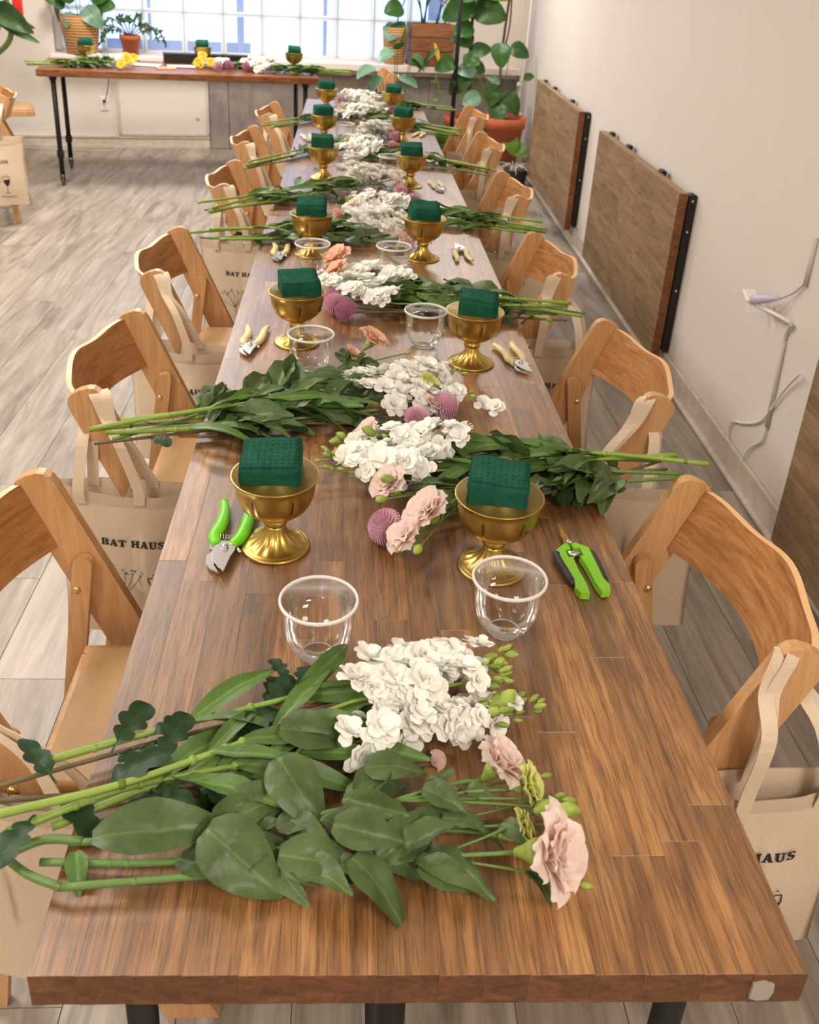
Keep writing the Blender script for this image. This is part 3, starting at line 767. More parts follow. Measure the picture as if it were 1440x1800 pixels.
for side, lst in ((-1, LCH), (1, RCH)):
    for i, (x, y, a) in enumerate(lst):
        yp = y - .242; px = x - side*.036
        rz = (.10, -.05, .06, -.08, .05, .0)[i]*side
        place_bag(x - side*.045 + (.055 if side < 0 else 0.01) + (.004 if (side, i) == (1, 0) else 0), yp-.034, .565 - (.012 if (side, i) == (1, 0) else 0), rz - (.10 if side < 0 else 0) + (PI if (side, i) in ((-1, 0), (1, 1)) else 0), (px, yp-.002, .768),
                  f'natural canvas tote printed with black lettering on the {ORD[i]} {"wall-side" if side > 0 else "open-floor-side"} chair from the green pruners', BG, side)
place_bag(-2.19, 5.24, .56, .30, (-2.19, 5.37, .785), 'natural canvas tote hanging on the chair away from the tables', BG, -1)
# ------------------------------------------------------------------ gold footed bowls, foam, cups
def make_goblet():
    t = thing('footed_bowl', '', 'bowl')
    prof = [(.0190,.0590),(.0270,.0625),(.0400,.0695),(.0520,.0795),(.0595,.0920),(.0635,.1070),(.0650,.1210),(.0662,.1295),(.0695,.1335),(.0708,.1352),(.0700,.1366),(.0675,.1362)]
    inner = [(.0650,.1330),(.0636,.122),(.0618,.107),(.0578,.093),(.0505,.082),(.0385,.0725),(.024,.067),(.0,.065)]
    def fl(th, r, z):
        if .066 < z < .126: return 1 - .055*max(0, math.cos(6*th))**22*math.sin(PI*(z-.066)/.060)**.7
        return 1
    MB().lathe(prof, 96, mod=fl).build('bowl', M['gold'], t)
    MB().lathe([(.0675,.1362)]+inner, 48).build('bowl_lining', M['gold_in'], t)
    MB().lathe([(.0190,.0600),(.0160,.0580),(.0185,.0555),(.0200,.0520),(.0202,.0490),(.0185,.0455),(.0155,.0435)], 32).build('knop', M['gold'], t)
    foot = [(.0155,.0440),(.0166,.0400),(.0190,.0325),(.0232,.0250),(.0305,.0170),(.0400,.0108),(.0470,.0080),(.0500,.0075),(.0515,.0060),(.0535,.0062),(.0560,.0048),(.0568,.0030),(.0562,.0004),(.0540,.0)]
    def ff(th, r, z):
        if .0075 < z < .042: return 1 + .055*math.cos(14*th)*math.sin(PI*min(1, (r-.016)/.032))
        return 1
    MB().lathe(foot, 112, mod=ff).build('foot', M['gold'], t)
    return t
gob0 = make_goblet()
def foam_mesh(seed):
    rnd = random.Random(seed); bm = bmesh.new(); bmesh.ops.create_cube(bm, size=1)
    bmesh.ops.bevel(bm, geom=list(bm.edges), offset=.035, segments=2, affect='EDGES')
    bmesh.ops.subdivide_edges(bm, edges=list(bm.edges), cuts=5, use_grid_fill=True)
    for v in bm.verts:
        p = v.co.copy(); q = p + Vector((seed*3.1, 0, 0))
        d = nz(q, 2.2)*.045 + nz(q, 7)*.018
        v.co += p.normalized()*d
        if v.co.z > .3: v.co.z += .05*nz(q + Vector((4,0,0)), 3.0)
    for v in bm.verts: v.co = Vector((v.co.x*.093, v.co.y*.080, v.co.z*.080))
    me = bpy.data.meshes.new('foam_brick'); bm.to_mesh(me); bm.free()
    for p in me.polygons: p.use_smooth = True
    return me
FM = [foam_mesh(k) for k in range(4)]
gob_used = [False]
def place_goblet(x, y, z, lab, flab, i, rz=0.0, sub=None):
    if not gob_used[0]:
        gob_used[0] = True; g = gob0; g.location = (x, y, z); g.rotation_euler = (0,0,rz); g['label'] = lab; g['group'] = 'gold footed bowls with foam'
    else: g = dup(gob0, (x, y, z), rz, lab, 'gold footed bowls with foam')
    rr_ = random.Random(i*7+1)
    f = obj('foam_brick', FM[i % 4], M['foam']); f.location = (x+rr_.uniform(-.006,.006), y+rr_.uniform(-.004,.004), z+.138)
    f.rotation_euler = (rr_.uniform(.05,.22), rr_.uniform(-.06,.06), rr_.uniform(-.22,.22)); tag(f, flab, 'foam', 'green foam bricks in the gold bowls')
GL = [(-.199,.728), (-.211,1.628), (-.204,2.40), (-.198,3.56), (-.218,4.44), (-.231,5.47)]
GR = [(.154,.678), (.217,1.53), (.157,2.40), (.176,3.47), (.193,4.51), (.174,5.45)]
for i in range(6):
    for side, lst in (('open-floor side', GL), ('wall side', GR)):
        x, y = lst[i]
        place_goblet(x, y, T, f'gold footed bowl holding green foam, {ORD[i]} on the {side} from the green pruners',
                     f'dark green foam brick in the {ORD[i]} {side} gold bowl from the green pruners', i*2+(side == 'wall side'), rz=i*.7)
def make_cup():
    t = thing('clear_cup', '', 'cup')
    prof = [(.0515,.0925),(.0505,.088),(.0495,.070),(.0480,.050),(.0450,.034),(.0395,.019),(.0320,.009),(.0250,.0045),(.0235,.001)]
    c = MB(); c.lathe(prof[::-1], 48); c.f.pop(0) if False else None
    c.build('cup_wall', M['cup'], t)
    MB().lathe([(.0508,.0905),(.0530,.0905),(.0546,.0925),(.0546,.0952),(.0528,.0968),(.0508,.0958)], 48, closed=True).build('rim', M['cup_rim'], t)
    MB().lathe([(.0225,.0),(.0240,.0),(.0240,.0022),(.0225,.0022)], 40, closed=True).build('base_ring', M['cup_rim'], t)
    me = text_mesh('compostable', .0085, .0001, 1.1); m = MB(); R = .0490
    vs = []
    for v in me.vertices:
        a = PI/2 + .25 + v.co.x/R; z = .066 + v.co.y + .8*v.co.x**2; vs.append((R*1.006*math.cos(a), R*1.006*math.sin(a), z))
    m.add(vs, [list(p.vertices) for p in me.polygons]); m.build('lettering', M['green_ink'], t)
    return t
cup0 = make_cup(); cup_used = [False]
CL = [(-.121,.462), (-.170,1.451), (-.194,2.20), (-.087,3.63), (-.113,4.448), (-.127,5.56)]
CR = [(.150,.518), (.109,1.635), (.052,2.205), (.093,3.629), (.118,4.555), (.126,5.604)]
for i in range(6):
    for side, lst in (('open-floor side', CL), ('wall side', CR)):
        lab = f'clear plastic cup with rolled rim, {ORD[i]} on the {side} from the green pruners'
        x, y = lst[i]; rz = (.0 if side == 'wall side' else -1.3) + .4*(i > 0)
        if not cup_used[0]:
            cup_used[0] = True; cup0.location = (x, y, T); cup0.rotation_euler = (0,0,rz); cup0['label'] = lab; cup0['group'] = 'clear cups on the long table'
        else: dup(cup0, (x, y, T), rz, lab, 'clear cups on the long table')

# ------------------------------------------------------------------ pruners and snips
def arc_handle(pts, r, flat, mt, root, name='handle'):
    p = catmull([Vector(q) for q in pts], 5); n = len(p)
    rs = [r*(.72+.42*math.sin(PI*min(1, .12+.9*i/(n-1)))) for i in range(n)]
    return MB().tube(p, rs, 10, flat=flat, up=(0,0,1)).build(name, mt, root)
def make_pruner(hm, L=.2):
    """pivot at origin, blade towards +y, handles towards -y, lying flat"""
    t = thing('pruning_shears', '', 'pruners'); k = L/.2; z = .009*k
    arc_handle([(-.010*k,-.012*k,z), (-.018*k,-.030*k,z), (-.021*k,-.065*k,z), (-.019*k,-.105*k,z), (-.022*k,-.136*k,z)], .0088*k, .8, hm, t)
    arc_handle([(.012*k,-.012*k,z), (.020*k,-.030*k,z), (.017*k,-.065*k,z), (.020*k,-.100*k,z), (.028*k,-.130*k,z)], .0088*k, .8, hm, t)
    S = lambda P_: [(a*k, b*k) for a, b in P_]
    MB().prism(S([(-.016,-.016),(.004,-.018),(.013,-.004),(.014,.012),(.008,.030),(-.002,.046),(-.013,.058),(-.014,.040),(-.015,.020),(-.018,.004)]), 'z', z+.001, z+.0035).build('blade', M['steel'], t)
    MB().prism(S([(.002,-.018),(.022,-.014),(.020,.0),(.013,.004),(.020,.018),(.017,.036),(.006,.050),(-.006,.056),(.004,.040),(.008,.022),(.003,.006)]), 'z', z-.004, z-.0005).build('hook_blade', M['steel'], t)
    MB().lathe([(0,.006),(.0045,.006),(.006,.004),(.006,0)], 14, off=(-.002*k,-.002*k,z+.002)).build('pivot_bolt', M['steel'], t)
    sp = []
    for i in range(40): a = i*.9; sp.append((-.012*k+.024*k*i/39, -.030*k+.0045*math.cos(a), z+.0045*math.sin(a)))
    MB().tube(sp, .0009, 5).build('spring', M['steel'], t)
    MB().tube([(-.019*k,-.006*k,z-.002),(-.026*k,.002*k,z-.002)], .0035, 8).build('catch', M['steel'], t)
    return t
TG = 'pruning shears laid by the bowls'
pg = make_pruner(M['green_h'], .222); pg.location = (-.281, .702, T); pg.rotation_euler = (0,0,PI-.10)
tag(pg, 'bright green handled pruning shears with steel blade beside a gold bowl', 'pruners', TG)
pc = make_pruner(M['cream_h'], .20); first = True
for (tip, tail, lab) in (((-.330,1.517), (-.312,1.715), 'cream handled pruners beside the second open-floor-side bowl from the green pruners'),
                         ((-.307,2.29), (-.302,2.52), 'cream handled pruners beside the third open-floor-side bowl from the green pruners'),
                         ((.345,1.455), (.310,1.68), 'cream handled pruners beside the second wall-side bowl from the green pruners'),
                         ((.292,2.56), (.290,2.30), 'cream handled pruners beside the third wall-side bowl, blades towards the window'),
                         ((.305,3.36), (.285,3.60), 'cream handled pruners beside the fourth wall-side bowl from the green pruners'),
                         ((-.285,4.38), (-.315,4.56), 'cream handled pruners beside the fifth open-floor-side bowl from the green pruners'),
                         ((.34,4.86), (.27,4.66), 'cream handled pruners beside the fifth wall-side bowl from the green pruners')):
    d = Vector((tip[0]-tail[0], tip[1]-tail[1])); rz = math.atan2(d.y, d.x) - PI/2
    piv = Vector((tip[0], tip[1])) - d.normalized()*.058
    if first: first = False; pc.location = (piv.x, piv.y, T); pc.rotation_euler = (0,0,rz); pc['label'] = lab; pc['group'] = TG
    else: dup(pc, (piv.x, piv.y, T), rz, lab, TG)
# micro-tip snips
sn = thing('floral_snips', 'green and black floral snips with gold pointed blades beside a gold bowl', 'snips', (.292, .727, T), .10)
z = .009
for s in (-1, 1):
    hp = [(0,.004),(.010,.002),(.028,-.014),(.026,-.060),(.024,-.100),(.028,-.118),(.024,-.132),(.010,-.134),(.007,-.110),(.008,-.070),(.006,-.036),(.013,-.036),(.013,-.014),(.003,-.014)]
    m = MB().cbox(0,.001,0,.001,0,.001,.0001); m = MB()
    m.prism([(s*a, b) for a, b in (hp if s > 0 else hp)][::s], 'z', z-.008+(.002 if s > 0 else 0), z+.004+(.002 if s > 0 else 0))
    h = m.build('handle', M['green_h2'], sn)
    MB().tube(catmull([(s*.027,-.018,z),(s*.031,-.03,z),(s*.029,-.07,z),(s*.027,-.105,z)], 4), [.004]+[.0065]*11+[.004], 8).build('grip', M['grip'], h)
    MB().prism([(-.008,-.004),(.009,-.004),(.006,.022),(.001*s,.070),(-.005,.022)], 'z', z-.001+s*.001, z+.0008+s*.001).build('blade', M['goldblade'], sn)
MB().lathe([(0,.004),(.0038,.004),(.005,.002),(.005,0)], 14, off=(0,.003,z+.006)).build('pivot_bolt', M['steel'], sn)
MB().tube([(-.010,-.024,z),(.010,-.024,z)], .0062, 10).build('spring', M['steel'], sn)
# ------------------------------------------------------------------ flower kit
def leaf_mesh(name, wfun, nu=9, nv=5, droop=.18, fold=.25, wave=.02, seed=0, twist=0.0):
    m = MB()
    def fn(u, v):
        x = u; hw = wfun(u); y = (v-.5)*2*hw
        z = -droop*(u**2) + .12*droop*math.sin(PI*u)*2 + fold*abs(y) + wave*nz((x*5+seed*3, y*6, seed))
        a = twist*u; return Vector((x, y*math.cos(a) - z*math.sin(a)*0, z + y*math.sin(a)))
    m.grid(fn, nu, nv); return m.mesh(name)
w_lance = lambda u: .115*(math.sin(PI*min(1, u*.92+.05))**.8)*(1-.25*u)+.004
w_ovate = lambda u: .26*(math.sin(PI*min(1,(u*.94+.04))**.72)**.85)+.004
w_wide = lambda u: .34*(math.sin(PI*min(1,(u*.95+.04))**.78)**.75)+.004
w_ell = lambda u: .20*(math.sin(PI*min(1,(u*.95+.03))**.85)**.75)+.004
w_round = lambda u: .42*(math.sin(PI*min(1,(u*.96+.03))**.8)**.6)+.004
def w_lobe(u):
    w_ = .02
    for c, r, a in ((.34,.12,.17),(.56,.14,.24),(.80,.20,.20)):
        q = (u-c)/r
        if abs(q) < 1: w_ = max(w_, a*math.sqrt(1-q*q))
    return w_
LV = {'lance': [leaf_mesh('leaf', w_lance, 10, 5, d, .35, .03, s, tw) for s, (d, tw) in enumerate(((.10,.2),(.22,-.4),(.05,.6),(.3,.1)))],
      'ovate': [leaf_mesh('leaf', w_ovate, 10, 7, d, fo, .09, s+5, tw) for s, (d, tw, fo) in enumerate(((.22,.4,.45),(.42,-.5,.2),(.05,.2,.7),(.55,.6,-.25)))],
      'wide': [leaf_mesh('leaf', w_wide, 12, 9, d, fo, .10, s+9, tw) for s, (d, tw, fo) in enumerate(((.34,.3,.25),(.46,-.4,-.2)))],
      'ell': [leaf_mesh('leaf', w_ell, 11, 7, d, .5, .06, s+29, tw) for s, (d, tw) in enumerate(((.10,.5),(.2,-.4),(.05,.9)))],
      'lobe': [leaf_mesh('leaf', w_lobe, 22, 5, d, .2, .05, s+13, tw) for s, (d, tw) in enumerate(((.2,.3),(.35,-.4),(.1,.8)))],
      'round': [leaf_mesh('leaf', w_round, 10, 7, d, .15, .05, s+17, tw) for s, (d, tw) in enumerate(((.25,.1),(.45,-.2),(.1,.2)))]}
LVM = {}
def leafd(kind, k, mt):
    key = (kind, k % len(LV[kind]), mt)
    if key not in LVM:
        me = LV[kind][k % len(LV[kind])].copy(); me.materials.clear(); me.materials.append(M[mt]); LVM[key] = me
    return LVM[key]
def petal(L, Wd, cup, ruff, seed, nu=5, nv=5, notch=0.0):
    def fn(u, v):
        y = (v-.5)*2; ww = Wd*(.22+.78*(u**.7))*(1-.30*u*u*(1 if ruff < .1 else .25)); x = L*u*(1-(.18 if ruff < .1 else .40)*y*y*u) - notch*L*u*(1-abs(y))**2*.3
        z = cup*L*(u*(1-u)*1.2 - .3*u*u) + cup*.5*L*(y*y)*u + ruff*L*u*u*math.sin(7*y+seed*2.1)*.6 + ruff*L*u**3*math.sin(15*y+seed)*.35
        return Vector((x, y*ww, z))
    return fn
def floret_mesh(seed):
    rnd = random.Random(seed); m = MB()
    for (n, el, L, wv) in ((5, .25, .0205, .0105), (5, .60, .0180, .0095), (4, 1.05, .0135, .0075)):
        a0 = rnd.random()*6
        for k in range(n):
            fn = petal(L*rnd.uniform(.85,1.12), wv*rnd.uniform(.85,1.15), .25, .06, rnd.random()*6)
            R = Matrix.Rotation(a0+2*PI*k/n+rnd.uniform(-.2,.2), 4, 'Z') @ Matrix.Rotation(-(el+rnd.uniform(-.2,.2)), 4, 'Y')
            m.grid(lambda u, v: R @ fn(u, v) + Vector((0,0,.001)), 5, 5)
    return m.mesh('floret')
FL = [floret_mesh(k+2) for k in range(5)]
for me in FL: me.materials.append(M['white'])
FLF = []
for k in range(2):                                     # far florets (lighter)
    FLF.append(FL[k])
def bud_mesh(L, r, seed):
    m = MB(); m.lathe([(.0,0),(r*.45,.06*L),(r*.9,.3*L),(r,.52*L),(r*.8,.75*L),(r*.35,.93*L),(0,L)], 10, mod=lambda th, a, b: 1+.10*math.cos(5*th+b*180)); return m.mesh('bud')
BUD = [bud_mesh(.015,.0036,1), bud_mesh(.027,.0080,2)]
for me in BUD: me.materials.append(M['bud'])
PET = [MB().grid(petal(.044, .027, .42, .085, s*1.7), 9, 15).mesh('petal') for s in range(4)]
PTM = {}
def petd(k, mt):
    key = (k % 4, mt)
    if key not in PTM: me = PET[k % 4].copy(); me.materials.append(M[mt]); PTM[key] = me
    return PTM[key]
CALYX = MB().lathe([(.0,-.020),(.0035,-.018),(.006,-.010),(.010,-.003),(.012,.004),(.004,.006),(0,.006)], 12).mesh('bloom'); CALYX.materials.append(M['bud'])
def mum_mesh():
    m = MB(); rnd = random.Random(3); n = 300
    for i in range(n):
        f = (i+.5)/n; ph = math.acos(1-1.25*f); th = i*2.39996
        d = Vector((math.sin(ph)*math.cos(th), math.sin(ph)*math.sin(th), math.cos(ph)))
        p = d*.0195; L = .0062+.0035*f; R = frame(p, (d + Vector((0,0,-.25*f))).normalized(), d.cross(Vector((.3,.9,.2))).cross(d))
        wv = .0021
        def fn(u, v): return R @ Vector((L*u, (v-.5)*2*wv*(1-.5*u*u), .0022*math.sin(PI*u)+.0016*u*u+.0018*abs(v-.5)*2))
        m.grid(fn, 4, 3)
    m.ball((0,0,0), .0192, nu=12, nv=8); return m.mesh('bloom')
MUMB = mum_mesh(); MUM = {}
def mumd(mt):
    if mt not in MUM: me = MUMB.copy(); me.materials.append(M[mt]); MUM[mt] = me
    return MUM[mt]
def part(name, me, root, Mw):
    o = bpy.data.objects.new(name, me); COL.objects.link(o); o.parent = root
    o.matrix_local = Matrix.Translation(-root.location) @ Mw; return o
def bloom(root, p, d, size, mt, seed, n=15, spread=1.0):
    """ruffled double bloom; local z faces d"""
    rnd = random.Random(seed); Mw = zframe(p, d, rnd.random()*6, size)
    c = part('bloom', CALYX, root, Mw)
    for (cnt, el, sc_) in ((6, .60*spread, 1.04), (6, .92, 1.0), (5, 1.16, .88), (5, 1.38, .72)):
        a0 = rnd.random()*6
        for k in range(cnt):
            Q = Matrix.Translation((0,0,.002)) @ Matrix.Rotation(a0+2*PI*k/cnt+rnd.uniform(-.2,.2), 4, 'Z') @ Matrix.Rotation(-(el+rnd.uniform(-.15,.15)), 4, 'Y') @ Matrix.Scale(sc_*rnd.uniform(.9,1.08), 4)
            o = bpy.data.objects.new('petal', petd(rnd.randrange(4), mt)); COL.objects.link(o); o.parent = c; o.matrix_local = Q
    return c
def bud(root, p, d, big, s=1.0): return part('bud', BUD[1 if big else 0], root, zframe(p, d, random.random()*6, s))

def stem_path(tail, head, z0, z1, rnd, bend=.02):
    a = Vector((tail[0], tail[1], z0)); b = Vector((head[0], head[1], z1)); d = (b-a); l = Vector((-d.y, d.x, 0)).normalized()
    k = rnd.uniform(-bend, bend)
    return catmull([a, a+d*.33+l*k, a+d*.66+l*k*.6, b], 7)
def knots(m, pts, r, rnd, n=5):
    for _ in range(n):
        p = pts[rnd.randrange(2, max(3, len(pts)-4))]; m.ball(p, r*1.25, r*1.25, r*1.1, 8, 5)

def stock(tail, h0, h1, z, seed, label, group, nfl=15, nleaf=9, far=False, lo=.30, fs=1.0):
    """white stock: pale thick stem, long leaves, spike of double florets from h0 to h1"""
    rnd = random.Random(seed); t = thing('stock_stem', label, 'flower stem', (tail[0], tail[1], z), 0, group)
    inv = Matrix.Translation(-t.location)
    pts = stem_path(tail, h0, z, z+.006, rnd); tip = Vector((h1[0], h1[1], z+.012))
    allp = pts + [pts[-1].lerp(tip, .5), tip]; n = len(allp)
    m = MB(); m.tube(allp, [.0052-.0030*(i/(n-1)) for i in range(n)], 8); knots(m, pts, .0052, rnd)
    m.build('stem', M['stem'], t, inv)
    ax = (tip-pts[-1]); L = ax.length; ax.normalize(); sd = ax.cross(Vector((0,0,1))).normalized(); up = sd.cross(ax)
    for i in range(nfl):
        f = (i+.5)/nfl; phi = rnd.uniform(-.35, PI+.35) if i % 3 else rnd.uniform(.5, PI-.5)
        o = sd*math.cos(phi) + up*math.sin(phi); s = fs*rnd.uniform(.92,1.15)*(1.12 if f < .7 else .85)
        p = pts[-1].lerp(tip, f) + o*.019*s
        part('floret', FL[rnd.randrange(len(FL))], t, zframe(p, o + ax*.35 + Vector((0,0,.25)), rnd.random()*6, s))
    for i in range(14 if not far else 6):
        phi = rnd.uniform(0, PI); o = sd*math.cos(phi) + up*math.sin(phi)*.7
        p = tip + ax*rnd.uniform(-.01,.03) + o*rnd.uniform(.004,.022); bud(t, p, (o*.6+ax), rnd.random() < .07, rnd.uniform(.8,1.2))
    for i in range(nleaf):
        f = rnd.uniform(lo, .95); k = int(f*(len(pts)-2)); p = pts[k]; d = (pts[k+1]-pts[k]).normalized()
        a = rnd.choice((-1,1))*rnd.uniform(.12,.6); dd = Matrix.Rotation(a, 3, 'Z') @ d; dd.z = rnd.uniform(.0,.16)
        upv = Vector((rnd.uniform(-.6,.6), rnd.uniform(-.6,.6), 1))
        part('leaf', leafd('lance', rnd.randrange(4), 'leaf_s'), t, frame(p+Vector((0,0,.002)), dd, upv, rnd.uniform(.10,.15)))
    return t
def lisianthus(tail, fork, blooms, buds, z, seed, label, group, nleaf=8, leaf_s=(.055,.085), mt='stem_l', lo=.35):
    """blooms: (x,y,zoff,size,material,dir)"""
    rnd = random.Random(seed); t = thing('lisianthus_stem', label, 'flower stem', (tail[0], tail[1], z), 0, group)
    inv = Matrix.Translation(-t.location); pts = stem_path(tail, fork, z, z+.012, rnd, .015)
    m = MB(); n = len(pts); m.tube(pts, [.0042-.0012*(i/(n-1)) for i in range(n)], 8); knots(m, pts, .0042, rnd, 4)
    f0 = pts[-1]; gd = (pts[-1]-pts[-4]).normalized(); brs = []
    for (x, y, zo, s, mat_, dr) in blooms:
        q = Vector((x, y, T+zo)); d = (Vector(dr) if dr else (q-f0).normalized()+Vector((0,0,.5))).normalized()
        pp = catmull([f0, f0.lerp(q, .5)+gd*.012, q-d*.018*s], 5); m.tube(pp, .0023, 7); brs.append(pp)
        bloom(t, q, d, s, mat_, rnd.randrange(9999))
    for (x, y, zo, big) in buds:
        q = Vector((x, y, T+zo)); pp = catmull([f0, f0.lerp(q, .5)+gd*.01, q], 5); m.tube(pp, .0016, 6); bud(t, q, (pp[-1]-pp[-2]), big, rnd.uniform(.85,1.15))
        brs.append(pp)
    m.build('stem', M[mt], t, inv)
    for i in range(nleaf):
        if i < nleaf*.7 or not brs: pl = pts; f = rnd.uniform(lo, .97)
        else: pl = brs[rnd.randrange(len(brs))]; f = rnd.uniform(.1,.7)
        k = min(len(pl)-2, int(f*(len(pl)-1))); p = pl[k]; d = (pl[k+1]-pl[k]).normalized()
        dd = Matrix.Rotation(rnd.choice((-1,1))*rnd.uniform(.25,1.0), 3, 'Z') @ d; dd.z = rnd.uniform(.05,.45)
        upv = Vector((rnd.uniform(-.5,.5), rnd.uniform(-.5,.5), 1))
        part('leaf', leafd('ovate', rnd.randrange(4), 'leaf_l'), t, frame(p+Vector((0,0,.002)), dd, upv, rnd.uniform(*leaf_s)*(1 if pl is pts else .6)))
    return t
def mum(tail, head, zo, z, seed, label, group, mt='mauve', dr=None, size=1.0, nleaf=5, lo=.15):
    rnd = random.Random(seed); t = thing('chrysanthemum_stem', label, 'flower stem', (tail[0], tail[1], z), 0, group)
    inv = Matrix.Translation(-t.location); q = Vector((head[0], head[1], T+zo))
    pts = stem_path(tail, head, z, T+zo-.006, rnd, .012)
    d = Vector(dr).normalized() if dr else ((pts[-1]-pts[-4]).normalized()+Vector((0,0,.45))).normalized()
    m = MB(); m.tube(pts, .0031, 7); knots(m, pts, .0031, rnd, 6); m.build('stem', M['stem_m'], t, inv)
    part('bloom', mumd(mt), t, zframe(q, d, rnd.random()*6, size*1.12))
    for i in range(nleaf):
        k = int(rnd.uniform(lo,.85)*(len(pts)-2)); p = pts[k]; dv = (pts[k+1]-pts[k]).normalized()
        dd = Matrix.Rotation(rnd.choice((-1,1))*rnd.uniform(.4,1.2), 3, 'Z') @ dv; dd.z = rnd.uniform(.05,.4)
        part('leaf', leafd('lobe', rnd.randrange(3), 'leaf_m'), t, frame(p, dd, (rnd.uniform(-.7,.7), rnd.uniform(-.7,.7), 1), rnd.uniform(.05,.085)))
    return t

# ------------------------------------------------------------------ the bunches on the long table
def where(i, side): return f'in the {ORD[i]} {side} bunch from the green pruners'
def grp(i, side, k): return f'{k} {where(i, side)}'
FS, WS = 'open-floor-side', 'wall-side'
# bunch lying across the table end
W1 = where(0, FS)
SL = f'white stock stem {W1}'; SG = f'white stock stems {W1}'
stock((-.428,.240), (-.055,.372), (.105,.402), T+.030, 101, SL, SG, 17, 7, lo=.45, fs=1.12)
stock((-.462,.152), (-.075,.318), (.095,.352), T+.042, 102, SL, SG, 17, 7, lo=.5, fs=1.12)
stock((-.440,.146), (-.085,.262), (.085,.305), T+.026, 103, SL, SG, 17, 9, lo=.45)
stock((-.40,.165), (-.03,.30), (.135,.325), T+.012, 104, SL, SG, 13, 9, lo=.45, fs=1.1)
ML = f'brown-stemmed chrysanthemum with lobed leaves {W1}'; MG = f'chrysanthemum stems {W1}'
m1 = mum((-.478,.217), (.045,.402), .022, T+.014, 111, ML, MG, 'mauve', nleaf=6)
m2 = mum((-.470,.196), (.030,.262), .008, T+.016, 112, ML, MG, 'pink', size=.4, nleaf=6)
LL = f'blush lisianthus with grey-green leaves {W1}'; LG = f'lisianthus stems {W1}'
l1 = lisianthus((-.372,.138), (-.03,.180), [(.088,.215,.040,.95,'pink',(.6,.1,.75)), (.118,.196,.034,.66,'lime',(.8,-.2,.45))], [(.165,.182,.03,False),(.15,.225,.02,False),(.155,.168,.032,True)], T+.020, 121, f'lisianthus with pink and lime blooms {W1}', LG, 9, (.06,.085))
l2 = lisianthus((-.368,.086), (.01,.108), [(.116,.100,.046,1.22,'pink',(.72,-.35,.42))], [(.128,.160,.034,True),(.165,.085,.016,False)], T+.018, 122, f'lisianthus with one large open blush bloom {W1}', LG, 8, (.06,.09))
l3 = lisianthus((-.40,.122), (-.02,.148), [(.10,.142,.022,.7,'lime',(.9,0,.25))], [(.145,.150,.028,True),(.16,.195,.02,False)], T+.010, 123, f'lisianthus with lime bloom and many buds {W1}', LG, 10, (.06,.085))
# the forked bottom stalk
fk = MB(); fp = Vector((-.436,.122,T+.020))
fk.tube(catmull([(-.520,.126,T+.019), fp], 3), .0058, 8); fk.ball(fp, .0078, .0066, .0062)
fk.tube(catmull([fp, (-.40,.140,T+.022), (-.36,.138,T+.022)], 4), .0048, 8)
fk.tube(catmull([fp, (-.405,.100,T+.020), (-.368,.086,T+.018)], 4), .0046, 8)
fo = fk.build('forked_stalk', M['stem_l'], l2, Matrix.Translation(-l2.location))
# large leaves that show on top of this bunch
def big_leaf(root, p, dx, dy, L, kind, k, mt='leaf_l', up=(0,0,1), dz=.02):
    part('leaf', leafd(kind, k, mt), root, frame((p[0], p[1], T+p[2]), (dx, dy, dz), up, L))
big_leaf(l2, (-.345,.126,.040), 1, .14, .135, 'ell', 0, up=(0,-.35,1))
big_leaf(l2, (-.228,.128,.050), .80, -.60, .100, 'wide', 0, up=(-.15,-.45,1), dz=-.18)
big_leaf(l2, (-.150,.100,.045), 1, -.12, .100, 'ovate', 1, up=(.1,-.5,1), dz=-.1)
big_leaf(l1, (-.160,.215,.062), .55, -.83, .088, 'wide', 1, up=(0,-.4,1), dz=-.1)
big_leaf(l1, (-.160,.262,.060), 1, -.10, .085, 'ovate', 0, up=(0,-.5,1), dz=-.1)
big_leaf(l2, (-.075,.100,.040), .72, -.69, .085, 'ovate', 1, up=(.2,-.3,1), dz=-.2)
big_leaf(l2, (-.005,.095,.034), .9, -.3, .065, 'ovate', 0, up=(0,-.4,1), dz=-.1)
big_leaf(l3, (-.085,.165,.052), .95, -.3, .075, 'ell', 2, up=(0,-.5,1))
big_leaf(l3, (-.095,.132,.050), .95, -.25, .078, 'ovate', 0, up=(0,-.6,1))
big_leaf(l1, (-.06,.215,.045), 1, .05, .075, 'ovate', 1, up=(0,-.4,1))
big_leaf(l1, (.005,.185,.046), .8, -.5, .055, 'ovate', 0, up=(0,-.3,1))
big_leaf(l3, (-.21,.168,.036), .9, .2, .09, 'ovate', 3, up=(0,-.6,1))
for (x, y, dx, dy, L, k) in ((-.355,.252,.4,.9,.080,0), (-.32,.275,.9,.5,.060,1), (-.405,.208,-.6,.6,.075,2), (-.355,.195,.5,.3,.085,1), (-.30,.235,.3,.7,.075,0), (-.22,.262,.6,.6,.08,1), (-.415,.165,-.2,-.9,.075,0), (-.14,.345,.1,.9,.060,1), (-.155,.37,-.5,.8,.05,0)):
    big_leaf(m1, (x, y, .030), dx, dy, L, 'lobe', k, 'leaf_m', (.1,-.2,1), .25)
big_leaf(l2, (-.365,.128,.018), .3, -.9, .045, 'ovate', 0, 'leaf_s', (0,0,1), -.2)
for k in range(6):
    big_leaf(l3, (-.20+.045*k, .13+.012*(k%3), .030+.004*(k%2)), .9, (-.5,.4,-.2)[k%3], .070, ('ell','ovate')[k%2], k, up=(0,-.3+.2*(k%3),1))

